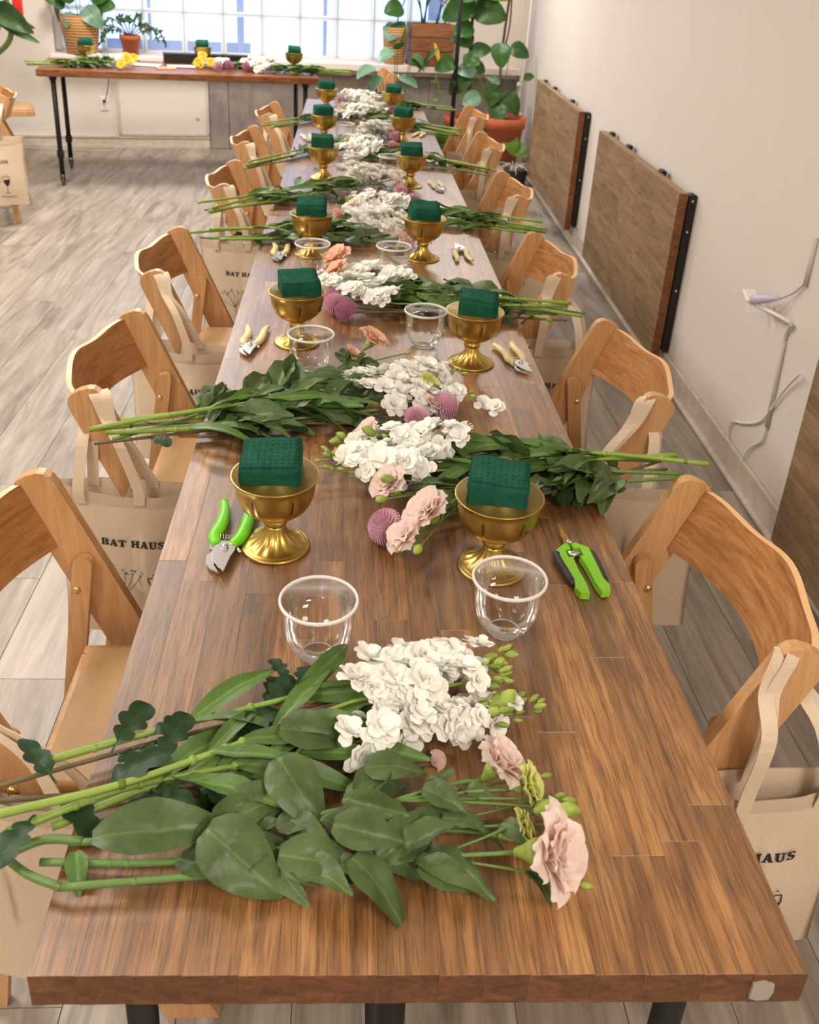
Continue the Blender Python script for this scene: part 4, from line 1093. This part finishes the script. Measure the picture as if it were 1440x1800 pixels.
def far_bunch(i, side, tail, head, seed, spec):
    """spec: lists of offsets in the bunch frame (along from head centre, across) and kinds"""
    rnd = random.Random(seed); tail = Vector(tail); head = Vector(head); d = (head-tail).normalized(); l = Vector((-d.y, d.x))
    Wt = where(i, side)
    def at(a, b): q = head + d*a + l*b; return (q.x, q.y)
    def tl(k): q = tail + d*rnd.uniform(-.03,.07) + l*rnd.uniform(-.045,.045); return (q.x, q.y)
    for k, (a, b, L) in enumerate(spec['stock'] + ([(.0,.02,.18)] if head.y > 2.3 else [])):
        stock(tl(k), at(a-L*.5, b), at(a+L*.5, b+rnd.uniform(-.02,.02)), T+.010+.011*k, seed*31+k, f'white stock stem {Wt}', f'white stock stems {Wt}', spec.get('nf', 16), 8, far=True, fs=1.2 if head.y < 3 else 1.32)
    for k, (fa, fb, bl, bd) in enumerate(spec['lis']):
        lisianthus(tl(k), at(fa, fb), [(*at(a, b), zo, s, mt, (d.x*.5, d.y*.5-.15, .65)) for a, b, zo, s, mt in bl], [(*at(a, b), zo, big) for a, b, zo, big in bd], T+.012+.008*k, seed*37+k,
                   f'{spec.get("lc","blush")} lisianthus stem with {("no","one bloom","two blooms","three blooms")[len(bl)]} {Wt}', f'lisianthus stems {Wt}', 22 if head.y < 2.4 else 12, (.075,.12) if head.y < 2.4 else (.06,.09))
    for k, (a, b, zo, mt) in enumerate(spec['mum']):
        mum(tl(k), at(a, b), zo, T+.008+.005*k, seed*41+k, f'chrysanthemum stem with mauve pompon bloom {Wt}', f'chrysanthemum stems {Wt}', mt, (d.x*.6, d.y*.6-.5, .55))
# second open-floor-side bunch (stems point to the floor side)
far_bunch(1, FS, (-.575,1.095), (.03,1.27), 21, dict(nf=15,
    stock=[(.01,.075,.19),(.03,-.055,.17),(-.03,-.02,.15),(.05,.03,.14)],
    lis=[(-.10,.17,[(.01,.26,.045,1.0,'peach'),(-.05,.22,.03,.7,'peach')],[(.09,.22,.03,False),(.12,.17,.03,False)]), (-.06,-.02,[(.05,-.02,.052,.72,'lime'),(.04,-.075,.03,.7,'pink')],[(.12,.02,.03,False)])],
    mum=[(.075,-.075,.03,'mauve'),(.0,-.11,.02,'mauve')]))
# first wall-side bunch
far_bunch(0, WS, (.60,1.005), (.02,.975), 22, dict(nf=16,
    stock=[(-.01,-.07,.20),(.02,.0,.18),(.03,.055,.16),(-.05,-.03,.15)],
    lis=[(-.14,.09,[(.025,.125,.040,1.0,'pink'),(-.03,.225,.045,1.12,'pink'),(.015,.27,.030,.85,'pink')],[(.03,.14,.07,True),(.045,.18,.055,True),(.0,.30,.04,True),(.03,.29,.03,False)]), (-.06,-.02,[(.05,-.11,.03,.7,'pink')],[(.16,.02,.025,True),(.15,-.01,.025,False)])],
    mum=[(.05,.225,.028,'mauve'),(-.03,.09,.015,'magenta')]))
# second wall-side bunch
far_bunch(1, WS, (.545,1.85), (-.03,1.98), 23, dict(
    stock=[(.02,-.16,.20),(-.02,-.10,.17),(-.01,.12,.19),(.03,.07,.16)],
    lis=[(-.08,-.1,[(.11,-.15,.05,1.3,'peach'),(.09,-.05,.045,1.15,'peach')],[(.06,-.02,.04,True),(.08,0,.03,True)]), (-.08,.02,[(.10,.04,.03,.6,'lime')],[(.11,.02,.02,False)])],
    mum=[(.055,.165,.034,'mauve'),(.015,.205,.034,'magenta'),(.075,.12,.034,'mauve')]))
big = dict(lc='peach')
far_bunch(2, FS, (-.58,2.47), (.03,2.62), 24, dict(big, stock=[(0,.06,.19),(.03,-.02,.16),(-.02,.12,.15)],
    lis=[(-.1,-.1,[(.07,-.15,.045,1.25,'peach'),(.0,-.22,.04,1.1,'pink')],[(.03,-.18,.03,True)]), (-.08,.05,[(-.12,.18,.03,.8,'peach')],[])], mum=[(.05,-.10,.02,'mauve')]))
far_bunch(2, WS, (.62,2.77), (.02,2.95), 25, dict(stock=[(.0,.06,.2),(.02,-.04,.17),(-.05,0,.15)],
    lis=[(-.08,.0,[(.06,.10,.04,.8,'pink'),(-.06,-.16,.03,.7,'pink')],[(.08,.02,.03,True)])], mum=[(-.10,-.16,.03,'mauve')]))
far_bunch(3, FS, (-.64,2.83), (.0,3.38), 26, dict(stock=[(.0,.05,.2),(.06,-.03,.17),(.02,.12,.16)],
    lis=[(-.08,.0,[(.03,-.12,.04,.85,'pink')],[(.14,.02,.03,True),(.12,.06,.02,False)])], mum=[(.03,-.16,.02,'mauve')]))
far_bunch(3, WS, (.56,3.75), (-.02,4.14), 27, dict(stock=[(.0,.1,.2),(.03,-.06,.19),(-.04,.02,.16)],
    lis=[(-.08,.0,[(.09,-.02,.04,.75,'peach')],[(.1,.04,.03,True)])], mum=[(-.08,-.14,.03,'mauve'),(.10,.15,.03,'mauve')]))
far_bunch(4, FS, (-.56,3.68), (.06,4.62), 28, dict(stock=[(-.04,.03,.2),(.03,-.05,.17)],
    lis=[(-.08,.0,[(.0,-.10,.04,.75,'pink')],[(.1,.04,.03,True)])], mum=[(-.05,-.14,.03,'mauve')]))
far_bunch(4, WS, (.53,4.74), (-.03,5.20), 29, dict(stock=[(.0,.1,.2),(.03,-.08,.19),(-.02,0,.16)],
    lis=[(-.08,.0,[(.12,-.02,.03,.75,'pink')],[(.1,.04,.03,True)])], mum=[(.10,.12,.03,'mauve')]))
far_bunch(5, FS, (-.54,4.72), (.04,5.46), 30, dict(stock=[(-.02,.05,.2),(.03,-.08,.17)],
    lis=[(-.08,.0,[(.05,-.12,.04,.75,'lime')],[(.1,.04,.03,True)])], mum=[(.06,-.14,.03,'magenta')]))
far_bunch(5, WS, (.575,5.72), (-.01,5.88), 31, dict(stock=[(-.02,.0,.18),(.06,-.07,.16)],
    lis=[(-.08,.0,[(.11,.0,.05,.85,'pink')],[(.0,.06,.05,True)])], mum=[(.12,.12,.03,'mauve')]))
# one loose floret and bits of greenery on the table
lf = thing('loose_floret', 'single white floret lying loose on the table beside the wall-side bunch', 'flower', (.225,1.263,T))
for k, (dx, dy, s) in enumerate(((-.012,.006,1.2),(.014,-.010,1.25))): part('floret', FL[k], lf, zframe((.225+dx, 1.263+dy, T+.012), (.3*(1-2*k), -.4, .8), k, s))
for k, (x, y) in enumerate(((-.25,3.72),(-.26,4.88),(.20,3.22),(-.22,3.78),(.25,4.2))):
    b = obj('leaf_scrap', leafd('ovate', k, 'leaf_s')); b.matrix_world = frame((x, y, T+.004), (math.cos(k*2), math.sin(k*2), .05), (0,0,1), .03)
    tag(b, 'tiny leaf scrap dropped on the long table towards the window end', 'leaf', 'leaf scraps on the long table')
# ------------------------------------------------------------------ things on the back table
T_save = T
T = BH
for i, (x, y, lab) in enumerate(((-2.0,6.80,'in front of the wicker basket plant'), (-1.215,7.14,'behind the yellow and pink flowers'), (-.515,7.04,'beside the long green stems'))):
    place_goblet(x, y, BH, f'gold footed bowl on the back table {lab}', f'dark green foam brick in the back table bowl {lab}', i+20, rz=i)
def back_bunch(tail, head, seed, tag_, stocks, lis, mums):
    rnd = random.Random(seed); tail = Vector(tail); head = Vector(head); d = (head-tail).normalized(); l = Vector((-d.y, d.x))
    def at(a, b): q = head + d*a + l*b; return (q.x, q.y)
    def tl(): q = tail + d*rnd.uniform(-.03,.08) + l*rnd.uniform(-.04,.04); return (q.x, q.y)
    for k, (a, b, L) in enumerate(stocks):
        stock(tl(), at(a-L/2, b), at(a+L/2, b), BH+.012+.012*k, seed*51+k, f'white stock stem in the {tag_}', f'white stock stems in the {tag_}', 16, 14, far=True, fs=1.3)
    for k, (fa, fb, bl, bd) in enumerate(lis):
        lisianthus(tl(), at(fa, fb), [(*at(a, b), zo, s, mt, (.1,-.8,.5)) for a, b, zo, s, mt in bl], [(*at(a, b), zo, big) for a, b, zo, big in bd], BH+.014+.008*k, seed*53+k,
                   f'yellow lisianthus stem in the {tag_}', f'lisianthus stems in the {tag_}', 18, (.07,.11))
    for k, (a, b, zo, mt) in enumerate(mums):
        mum(tl(), at(a, b), zo, BH+.010, seed*57+k, f'chrysanthemum stem in the {tag_}', f'chrysanthemum stems in the {tag_}', mt, (0,-.8,.5), 1.1)
back_bunch((-2.36,6.50), (-1.78,6.74), 61, 'yellow and white bunch on the back table', [(-.02,.05,.16),(-.10,.07,.15),(.03,.0,.13)],
           [(-.06,-.06,[(.06,-.10,.05,1.1,'yellow'),(.08,.02,.06,.9,'yellow'),(.0,-.18,.03,.8,'yellow')],[(.10,-.03,.03,True),(.12,.03,.04,True)]), (-.05,.05,[(.14,.08,.05,.9,'yellow'),(.1,-.05,.03,.7,'lime')],[(.15,.0,.05,True)])], [])
back_bunch((-.62,7.30), (-1.12,6.93), 62, 'yellow and pink bunch on the back table', [(.0,-.10,.15),(-.06,.0,.14)],
           [(-.08,.0,[(.06,.10,.05,1.0,'yellow'),(.03,-.08,.08,.9,'yellow'),(.10,-.02,.04,1.0,'yellow')],[(-.02,.1,.06,True),(.03,.05,.05,True)])], [(.04,.16,.04,'mauve'),(-.05,.17,.045,'magenta')])
back_bunch((-.10,6.90), (-.76,6.97), 63, 'white and magenta bunch on the back table', [(.03,.05,.15),(-.03,.14,.16),(.0,-.08,.14),(.05,.1,.13)],
           [(-.08,.0,[(.08,-.02,.06,.7,'lime')],[(.09,.02,.05,True)])], [(.08,.13,.045,'magenta'),(.03,-.14,.03,'magenta')])
T = T_save
bx = thing('black_roll_box', 'long black box lying along the window side of the back table', 'box', bt_pt(.86,.70), BA)
MB().cbox(0, .62, -.035, .035, 0, .075, .006).build('body', M['black'], bx); MB().cbox(-.012, .0, -.037, .037, 0, .078, .003).build('end_cap', M['rubber'], bx); MB().cbox(.62, .632, -.037, .037, 0, .078, .003).build('end_cap', M['rubber'], bx)
for k, (a, b, r_, s_) in enumerate(((.55,.50,.3,.20),(.72,.46,-.2,.22),(.98,.42,.1,.20))):
    p = MB(); p.grid(lambda u, v: Vector((s_*(u-.5), .7*s_*(v-.5), .001+.004*nz((u*2, v*2, k)))), 6, 5)
    o = p.build('paper_sheet', M['paper']); o.matrix_world = BTM @ Matrix.Translation((a, b, BH+.003+.002*k)) @ Matrix.Rotation(r_, 4, 'Z')
    tag(o, 'white paper sheet lying flat on the back table', 'paper', 'papers on the back table')
nb = MB().cbox(-.07,.07,-.05,.05,0,.012,.002).build('notebook', simple('kraft_cover', hexs(206,150,120), .7)); nb.matrix_world = BTM @ Matrix.Translation((.87,.26,BH)) @ Matrix.Rotation(.2,4,'Z')
tag(nb, 'small pinkish notebook beside the yellow and pink flowers on the back table', 'notebook')

# ------------------------------------------------------------------ plants
def add_leaf(root, p, d, L, kind, k, mt, up=(0,-.5,1), stalk=None):
    if stalk is not None: MB().tube(catmull([stalk, (Vector(stalk)+Vector(p))/2+Vector((0,0,.01)), p], 4), .0035, 6).build('petiole', M['stem_l'] , root, Matrix.Translation(-root.location))
    part('leaf', leafd(kind, k, mt), root, frame(p, d, up, L))
SM = lambda s_, n_, z_: bw(s_, n_, z_)
ZS = Z0 + .012
def pot_lathe(prof, n=28): return MB().lathe(prof, n)
# wicker basket plant on the sill
wk = thing('wicker_planter', 'tall wicker basket with dark handles and broad green leaves on the window sill', 'potted plant', SM(-.68,-.06,ZS))
pot_lathe([(.115,0),(.125,.02),(.150,.20),(.160,.30),(.152,.30),(.142,.26),(0,.26)]).build('basket', M['wicker'], wk)
MB().lathe([(0,.255),(.143,.262)], 20).build('soil', M['soil'], wk)
for sx in (-1, 1):
    MB().tube(catmull([(sx*.15,-.03,.24),(sx*.18,-.03,.34),(sx*.165,0,.40),(sx*.18,.03,.34),(sx*.15,.03,.24)], 5), .008, 7).build('handle', M['trunk'], wk)
c0 = SM(-.68,-.06,ZS+.26)
for k, (dx, dn, dz, ddx, ddz, L, mt) in enumerate(((-.02,-.03,.16,-.5,.5,.20,'fig'),(.05,-.08,.10,.35,-.35,.19,'fig2'),(.10,-.02,.17,.8,.3,.18,'fig'),(-.10,-.03,.12,-.7,.3,.17,'fig'),(.02,.0,.24,.1,.9,.22,'fig'),(.14,-.04,.13,.9,.0,.16,'fig'),(-.05,-.08,.06,-.3,-.5,.13,'fig2'))):
    p = c0 + WD*dx + WN*dn + Vector((0,0,dz)); add_leaf(wk, p, WD*ddx + WN*(-.4) + Vector((0,0,ddz)), L, 'round', k, mt, (0,-1,.5), c0 + WD*dx*.3)
# jade in terracotta
jd = thing('jade_plant', 'small jade plant in a terracotta pot on the window sill', 'potted plant', SM(-.29,-.07,ZS))
pot_lathe([(.058,0),(.078,.12),(.086,.125),(.088,.16),(.080,.16),(.074,.14),(0,.14)]).build('pot', M['terracotta'], jd); MB().lathe([(0,.139),(.075,.142)], 18).build('soil', M['soil'], jd)
rj = random.Random(8); c0 = SM(-.29,-.07,ZS+.14)
for k in range(9):
    a = -1.25 + k*.31; R_ = rj.uniform(.16,.27); tip = c0 + WD*(R_*math.sin(a)*1.05) + WN*rj.uniform(-.08,.05) + Vector((0,0,R_*math.cos(a)*.75))
    dr_ = tip + WD*(.06*math.sin(a)) + Vector((0,0,-.10*abs(math.sin(a))))
    bp = catmull([c0, c0.lerp(tip,.5)+Vector((0,0,.03)), tip, dr_], 5); MB().tube(bp, .005, 6).build('branch', M['trunk'], jd, Matrix.Translation(-jd.location))
    for q in range(13):
        p = bp[min(len(bp)-1, int(len(bp)*(.35+.65*q/12)))]; dd = Vector((rj.uniform(-1,1), rj.uniform(-1,.4), rj.uniform(-.8,.8)))
        part('leaf', leafd('ovate', q, 'jade'), jd, frame(p, dd, (0,-1,.4), rj.uniform(.03,.05)))
# small wicker pot with one climbing stem
sw = thing('small_wicker_pot', 'small wicker pot with a single leafy climbing stem on the window sill', 'potted plant', SM(1.995,-.06,ZS))
pot_lathe([(.085,0),(.092,.02),(.108,.22),(.116,.31),(.108,.31),(.100,.28),(0,.28)]).build('basket', M['wicker'], sw); MB().lathe([(0,.279),(.101,.283)], 18).build('soil', M['soil'], sw)
b0 = SM(1.995,-.06,ZS+.28)
cs = catmull([b0, b0+Vector((.03,-.03,.15)), b0+Vector((.10,-.05,.32)), b0+Vector((.20,-.05,.50))], 6); MB().tube(cs, .006, 7).build('stem', M['trunk'], sw, Matrix.Translation(-sw.location))
for p, d, L, mt in ((cs[8], (-.6,-.5,-.2), .20, 'fig'), (cs[13], (-.8,-.4,.5), .22, 'fig'), (cs[3], (.2,-.8,-.6), .16, 'fig'), (cs[2], (-.5,-.9,-.7), .20, 'fig2'), (cs[16], (.7,-.4,.3), .2, 'fig')):
    add_leaf(sw, p, d, L, 'round', int(L*100), mt, (0,-1,.3))
# wooden crate planter with strap leaves
cr = thing('crate_planter', 'stained wooden crate planter with thin strap leaves on the window sill', 'potted plant', SM(2.325,-.06,ZS), math.atan2(WD.y, WD.x))
for k in range(3): 
    for yy in (-.11, .095): MB().cbox(-.20,.20,yy,yy+.015,.005+k*.118,.118+k*.118,.003).build('slat', M['crate'], cr)
    for xx_ in (-.20, .185): MB().cbox(xx_,xx_+.015,-.095,.095,.005+k*.118,.118+k*.118,.003).build('slat', M['crate'], cr)
MB().box(-.185,.185,-.095,.095,.30,.31).build('soil', M['soil'], cr); MB().box(-.19,.19,-.10,.10,.0,.006).build('crate_floor', M['crate'], cr)
rk = random.Random(5)
for k in range(8):
    a = rk.uniform(-1,1); p0 = Vector((rk.uniform(-.12,.12), rk.uniform(-.05,.05), .30)); p1 = p0 + Vector((a*.10, -.05, .25)); p2 = p1 + Vector((a*.22, -.08, rk.uniform(-.05,.18)))
    MB().ribbon(catmull([p0, p1, p2], 6), .014, (1,.2,0), .002).build('leaf', M['fig'], cr)
add = [(.0,-.14,.20,.3,-.9,.14,'yellow'),(-.02,-.13,.14,-.4,-.7,.16,'jade')]
for k, (a, b, c, dx, dz, L, mt) in enumerate(add): part('leaf', leafd('lance', k, mt), cr, Matrix.Identity(4)).matrix_local = frame((a, b, c), (dx, -.1, dz), (0,-1,.1), L*1.4)
# fiddle-leaf fig in a terracotta tub on the floor
fg = thing('fig_tree', 'tall fig tree with a dark trunk in a wide terracotta tub in the corner', 'potted plant', (.95,7.95,0))
pot_lathe([(.13,0),(.185,.34),(.20,.345),(.205,.42),(.19,.42),(.18,.38),(0,.38)]).build('pot', M['terracotta'], fg); MB().lathe([(0,.379),(.181,.383)], 20).build('soil', M['soil'], fg)
tr = catmull([(.95,7.95,.38),(.95,7.95,.7),(.93,7.93,1.05),(.93,7.9,1.45),(.94,7.9,1.8)], 6); MB().tube(tr, [.018-.008*i/(len(tr)-1) for i in range(len(tr))], 9).build('trunk', M['trunk'], fg, Matrix.Translation(-fg.location))
for k, (x, y, z, dx, dy, dz, L, mt) in enumerate(((.93,7.9,1.30,.6,-.3,-.1,.34,'fig'),(.93,7.9,1.34,-.9,-.4,-.35,.33,'fig'),(.93,7.9,1.16,-.8,-.5,-.3,.24,'fig'),(.94,7.92,1.05,-.9,-.3,.05,.22,'fig'),(.94,7.92,.95,.8,-.3,.25,.20,'fig'),(.95,7.93,.86,.7,-.2,-.4,.17,'fig'),(.95,7.93,1.02,-.7,-.3,.35,.2,'fig'),(.95,7.9,1.5,.9,-.2,-.2,.36,'fig3'),(.94,7.9,1.48,-.5,-.6,-.4,.32,'fig'),(.95,7.93,.78,-.9,-.3,-.2,.18,'fig'),(.94,7.9,1.6,.2,-.8,-.3,.3,'fig'),(.95,7.93,.82,-.4,-.4,.6,.18,'fig2'))):
    add_leaf(fg, (x, y, z), (dx, dy, dz), L*.82, 'round', k, mt, (0,-1,.35))
# split-leaf vine plant in the tall terracotta pot
mn = thing('leafy_vine_plant', 'broad leaved vine plant in a tall terracotta pot by the string lights', 'potted plant', (1.20,7.53,0))
pot_lathe([(.13,0),(.18,.40),(.195,.405),(.20,.49),(.185,.49),(.175,.45),(0,.45)]).build('pot', M['terracotta'], mn); MB().lathe([(0,.449),(.176,.453)], 20).build('soil', M['soil'], mn)
cst = Vector((1.18,7.53,.45))
for k, (x, y, z, dx, dy, dz, L, mt, kd) in enumerate(((1.12,7.55,1.06,.1,-.6,-.75,.24,'fig','round'),(1.22,7.6,1.03,.9,-.3,-.25,.20,'fig','round'),(.93,7.5,.86,-.9,-.4,-.15,.20,'fig2','round'),(1.02,7.5,.80,.8,-.4,-.2,.16,'fig2','lobe'),(.86,7.5,.82,-.5,-.5,-.55,.24,'fig','round'),(.98,7.45,.66,-.9,-.4,-.4,.20,'fig2','round'),(1.12,7.6,.72,-.2,-.6,-.6,.22,'fig','round'),(1.22,7.6,.66,.5,-.5,-.6,.22,'fig','round'),(1.14,7.55,.60,.1,-.6,-.75,.22,'fig','round'),(1.36,7.6,.80,.7,-.4,.2,.10,'fig','round'),(.75,7.45,.92,-.8,-.5,-.3,.20,'fig','round'),(.84,7.5,.95,.6,-.6,-.2,.19,'fig','round'),(1.10,7.5,.42,-.3,-.7,-.4,.18,'fig','round'),(1.24,7.42,.34,.3,-.7,-.5,.20,'fig3','round'),(1.30,7.4,.28,.6,-.6,-.4,.18,'fig3','round'),(1.16,7.42,.30,-.6,-.6,-.3,.16,'fig3','round'),(.62,7.5,1.0,-.6,-.5,-.6,.16,'fig','lance'))):
    add_leaf(mn, (x, y, z), (dx, dy, dz), L*.82, kd, k, mt, (0,-1,.35), cst if k < 12 else None)
tr = catmull([(1.19,7.55,.45),(1.17,7.68,.8),(1.19,7.8,1.1),(1.22,7.8,1.6)], 6); MB().tube(tr, .011, 8).build('trunk', M['trunk'], mn, Matrix.Translation(-mn.location))
MB().tube(catmull([(1.18,7.78,.9),(1.23,7.8,1.2),(1.21,7.8,1.6)], 6), .007, 7).build('trunk', M['trunk'], mn, Matrix.Translation(-mn.location))
# pale rubber plant behind the table end
rp = thing('pale_leaf_plant', 'plant with pale blue-green leaves in a dark pot behind the long table', 'potted plant', (.30,7.35,0))
pot_lathe([(.10,0),(.13,.24),(.135,.26),(.125,.26),(.118,.23),(0,.23)]).build('pot', M['darkpot'], rp); MB().lathe([(0,.229),(.119,.233)], 18).build('soil', M['soil'], rp)
cst = Vector((.30,7.35,.23))
for k, (x, y, z, dx, dy, dz, L, mt) in enumerate(((.10,7.3,.85,-.8,-.4,-.3,.19,'fig2'),(.16,7.3,.78,-.7,-.5,-.55,.16,'fig2'),(.12,7.3,.70,-.6,-.3,-.7,.15,'fig'),(.30,7.3,.78,.9,-.3,-.15,.19,'fig2'),(.26,7.3,.97,-.7,-.5,-.1,.18,'fig2'),(.28,7.3,.99,.1,-.6,.5,.13,'fig'),(.38,7.3,.92,.8,-.4,-.3,.14,'fig'),(.40,7.3,.95,.9,-.2,-.5,.16,'jade'),(.20,7.32,.66,-.4,-.5,-.6,.15,'fig'))):
    add_leaf(rp, (x, y, z), (dx, dy, dz), L*.85, 'round', k, mt, (0,-.35,1), cst)
# small dark pot by the pole with a lime leaf
sp = thing('small_floor_pot', 'small dark floor pot with lime green leaves beside the black pole', 'potted plant', (.70,7.45,0))
pot_lathe([(.085,0),(.11,.20),(.115,.22),(.105,.22),(.10,.19),(0,.19)]).build('pot', M['darkpot'], sp); MB().lathe([(0,.189),(.101,.193)], 18).build('soil', M['soil'], sp)
for k, (dx, dz, L) in enumerate(((-.4,.5,.15),(.3,.6,.16),(.0,.9,.15),(.6,.2,.12))): add_leaf(sp, (.70+dx*.05,7.42,.26), (dx,-.5,dz), L, 'round', k, 'fig3', (0,-1,.3), Vector((.70,7.45,.19)))
MB().tube(catmull([(.70,7.45,.19),(.68,7.43,.5),(.64,7.42,.7),(.60,7.42,.80)], 5), .003, 6).build('stem', M['stem'], sp, Matrix.Translation(-sp.location))
for k in range(6): part('leaf', leafd('ovate', k, 'fig3'), sp, frame((.69-.015*k, 7.43, .38+.075*k), ((-1)**k, -.5, .1), (0,-1,.4), .05))
# saucer pile of cuttings on the floor
fp_ = thing('flower_pot_tray', 'pale twiggy cuttings in a low dark tub beside the wall', 'tub', (1.27,7.15,0))
pot_lathe([(.10,0),(.12,.13),(.125,.14),(.115,.14),(.11,.11),(0,.11)]).build('tub', M['darkpot'], fp_)
for k in range(16):
    a = k*.39; MB().tube(catmull([(0,0,.10),(.06*math.cos(a),.06*math.sin(a),.17),(.13*math.cos(a),.13*math.sin(a)-.04,.15+.03*math.sin(k*2))], 4), .003, 5).build('twig', M['trim'], fp_)
# black pole stand
pl = thing('black_pole', 'thin black steel pole stand among the corner plants', 'pole', (.765,7.42,0))
MB().tube([(0,0,.012),(0,0,2.2)], .018, 12).build('pole', M['black'], pl); MB().lathe([(.11,0),(.11,.008),(.03,.014),(.022,.03)], 24).build('base', M['black'], pl); MB().lathe([(.023,.70),(.025,.705),(.025,.76),(.023,.765)], 14).build('collar', M['black'], pl)
# string lights down the corner
sl = thing('string_lights', 'white cord of string lights hanging down the wall corner with a plug', 'string lights', (1.40,7.85,.30))
inv = Matrix.Translation(-sl.location)
MB().tube(catmull([(1.405,7.85,2.9),(1.40,7.85,1.6),(1.398,7.85,1.0),(1.38,7.83,.70),(1.372,7.82,.50)], 6), .006, 7).build('cord', M['plastic_w'], sl, inv)
for (z_, dx) in ((1.02,.0),(.72,-.015),(.62,-.04)): MB().cbox(-.02,.02,-.014,.014,-.016,.016,.006).build('bulb_socket', M['plastic_w'], sl, inv @ Matrix.Translation((1.378+dx, 7.81, z_)))
pgm = MB(); pgm.cbox(-.018,.018,-.015,.015,-.07,.0,.006); pgm.cbox(-.05,-.012,-.013,.013,-.10,-.05,.006); pgm.cbox(.012,.045,-.013,.013,-.085,-.03,.006); pgm.cbox(-.014,.020,-.013,.013,-.15,-.07,.006)
pgm.build('plug_cluster', M['plastic_w'], sl, inv @ Matrix.Translation((1.37,7.80,.52)))
# left corner plant with a red ribbon, dark pot
dp = thing('corner_dracaena', 'thick green stemmed plant with a red ribbon in a dark pot by the back wall', 'potted plant', (-3.12,7.42,0))
pot_lathe([(.14,0),(.17,.50),(.185,.52),(.185,.60),(.17,.60),(.165,.56),(0,.56)]).build('pot', M['darkpot'], dp); MB().lathe([(0,.559),(.166,.563)], 20).build('soil', M['soil'], dp)
D = lambda x, y, z: Vector((x, y, z))
for pts_, r_ in (([(-3.12,7.42,.56),(-2.95,7.28,.70),(-2.66,7.14,.90),(-2.63,7.14,1.10),(-2.67,7.14,1.5)], .020), ([(-3.15,7.42,.56),(-3.0,7.28,.8),(-2.72,7.14,1.0),(-2.74,7.14,1.5)], .018), ([(-3.10,7.44,.56),(-2.90,7.28,.9),(-2.80,7.17,1.2),(-2.76,7.17,1.5)], .014)):
    MB().tube(catmull(pts_, 6), r_, 9).build('cane', M['stem_l'], dp, Matrix.Translation(-dp.location))
for k, (x, z, dx, dz, L, kd) in enumerate(((-2.69,1.04,.9,-.35,.30,'lance'),(-2.69,1.06,.8,-.05,.22,'ovate'),(-2.70,1.14,.9,-.5,.30,'ovate'),(-2.74,1.2,-.6,-.4,.25,'ovate'),(-2.72,1.3,.6,.2,.28,'ovate'),(-2.80,1.15,-.7,-.3,.26,'ovate'),(-2.76,1.25,.2,-.6,.22,'ovate'))):
    add_leaf(dp, (x, 7.1, z), (dx,-.25,dz), L*1.05, kd, k, 'leaf_m' if k % 2 else 'jade', (0,-1,.3))
MB().cbox(-.035,.035,-.01,.01,-.06,.06,.004).build('ribbon', M['red'], dp, Matrix.Translation((.58,-.34,1.16)))
# ------------------------------------------------------------------ right wall: plug, conduit and cord
wc = thing('power_cable', 'white power cord looping down the right wall from a plug adaptor', 'cord', RW @ Vector((.01, 2.25, .1)), 0)
inv = Matrix.Translation(-wc.location)
R_ = lambda n_, y_, z_: RW @ Vector((n_, y_, z_))
MB().tube(catmull([R_(.0,2.00,.56), R_(.008,2.09,.46), R_(.012,2.16,.35), R_(.012,2.22,.285), R_(.012,2.33,.225), R_(.012,2.42,.185), R_(.012,2.425,.12), R_(.010,2.34,.085), R_(.008,2.27,.09), R_(.010,2.25,.15), R_(.012,2.21,.20), R_(.012,2.16,.245), R_(.014,2.155,.30), R_(.014,2.155,.33)], 6), .0045, 7).build('cable', M['plastic_w'], wc, inv)
cn = thing('cable_trunking', 'thin grey cable trunking running down the right wall to the cord', 'conduit', R_(.016, 2.16, .3))
inv = Matrix.Translation(-cn.location)
for (y0, z0, y1, z1) in ((2.175,.60,2.150,.30),):
    MB().tube([R_(.014,y0,z0), R_(.014,y1,z1)], .008, 6).build('trunking', M['wall_grey'], cn, inv)
MB().tube(catmull([R_(.014,2.175,.60), R_(.012,2.17,.63), R_(.006,2.14,.67)], 4), .0055, 6).build('elbow', M['wall_grey'], cn, inv)
MB().tube([R_(.014,2.135,.95), R_(.014,2.13,.80)], .008, 6).build('trunking', M['wall_grey'], cn, inv)
pgq = thing('plug_adaptor', 'lavender and white plug adaptor sticking out of the right wall', 'plug', R_(.0, 2.27, .70))
inv = Matrix.Translation(-pgq.location)
A0 = R_(-.02, 2.24, .72); A1 = R_(-.05, 2.30, .695)
MB().tube([A0.lerp(A1, -.3), A0, A0.lerp(A1,.4), A1, A0.lerp(A1,1.25)], [.004,.009,.014,.017,.017], 10).build('plug_body', M['plastic_lav'], pgq, inv)
MB().tube(catmull([A0.lerp(A1,-.3), R_(.005,2.18,.76), R_(.012,2.14,.80)], 5), .004, 6).build('cord', M['plastic_lav'], pgq, inv)
MB().cbox(-.022,.022,-.03,.03,-.006,.006,.003).build('tap', M['plastic_w'], pgq, inv @ Matrix.Translation(R_(-.06,2.335,.695)) @ Matrix.Rotation(.4,4,'X'))
MB().tube([R_(-.045,2.29,.675), R_(-.02,2.22,.675), R_(.004,2.15,.672)], .007, 6).build('arm', M['plastic_w'], pgq, inv)
MB().cbox(-.02,.02,-.02,.02,-.001,.001,.0005).build('clear_tag', M['cup_rim'], pgq, inv @ Matrix.Translation(R_(-.06,2.31,.665)) @ Matrix.Rotation(.7,4,'X'))
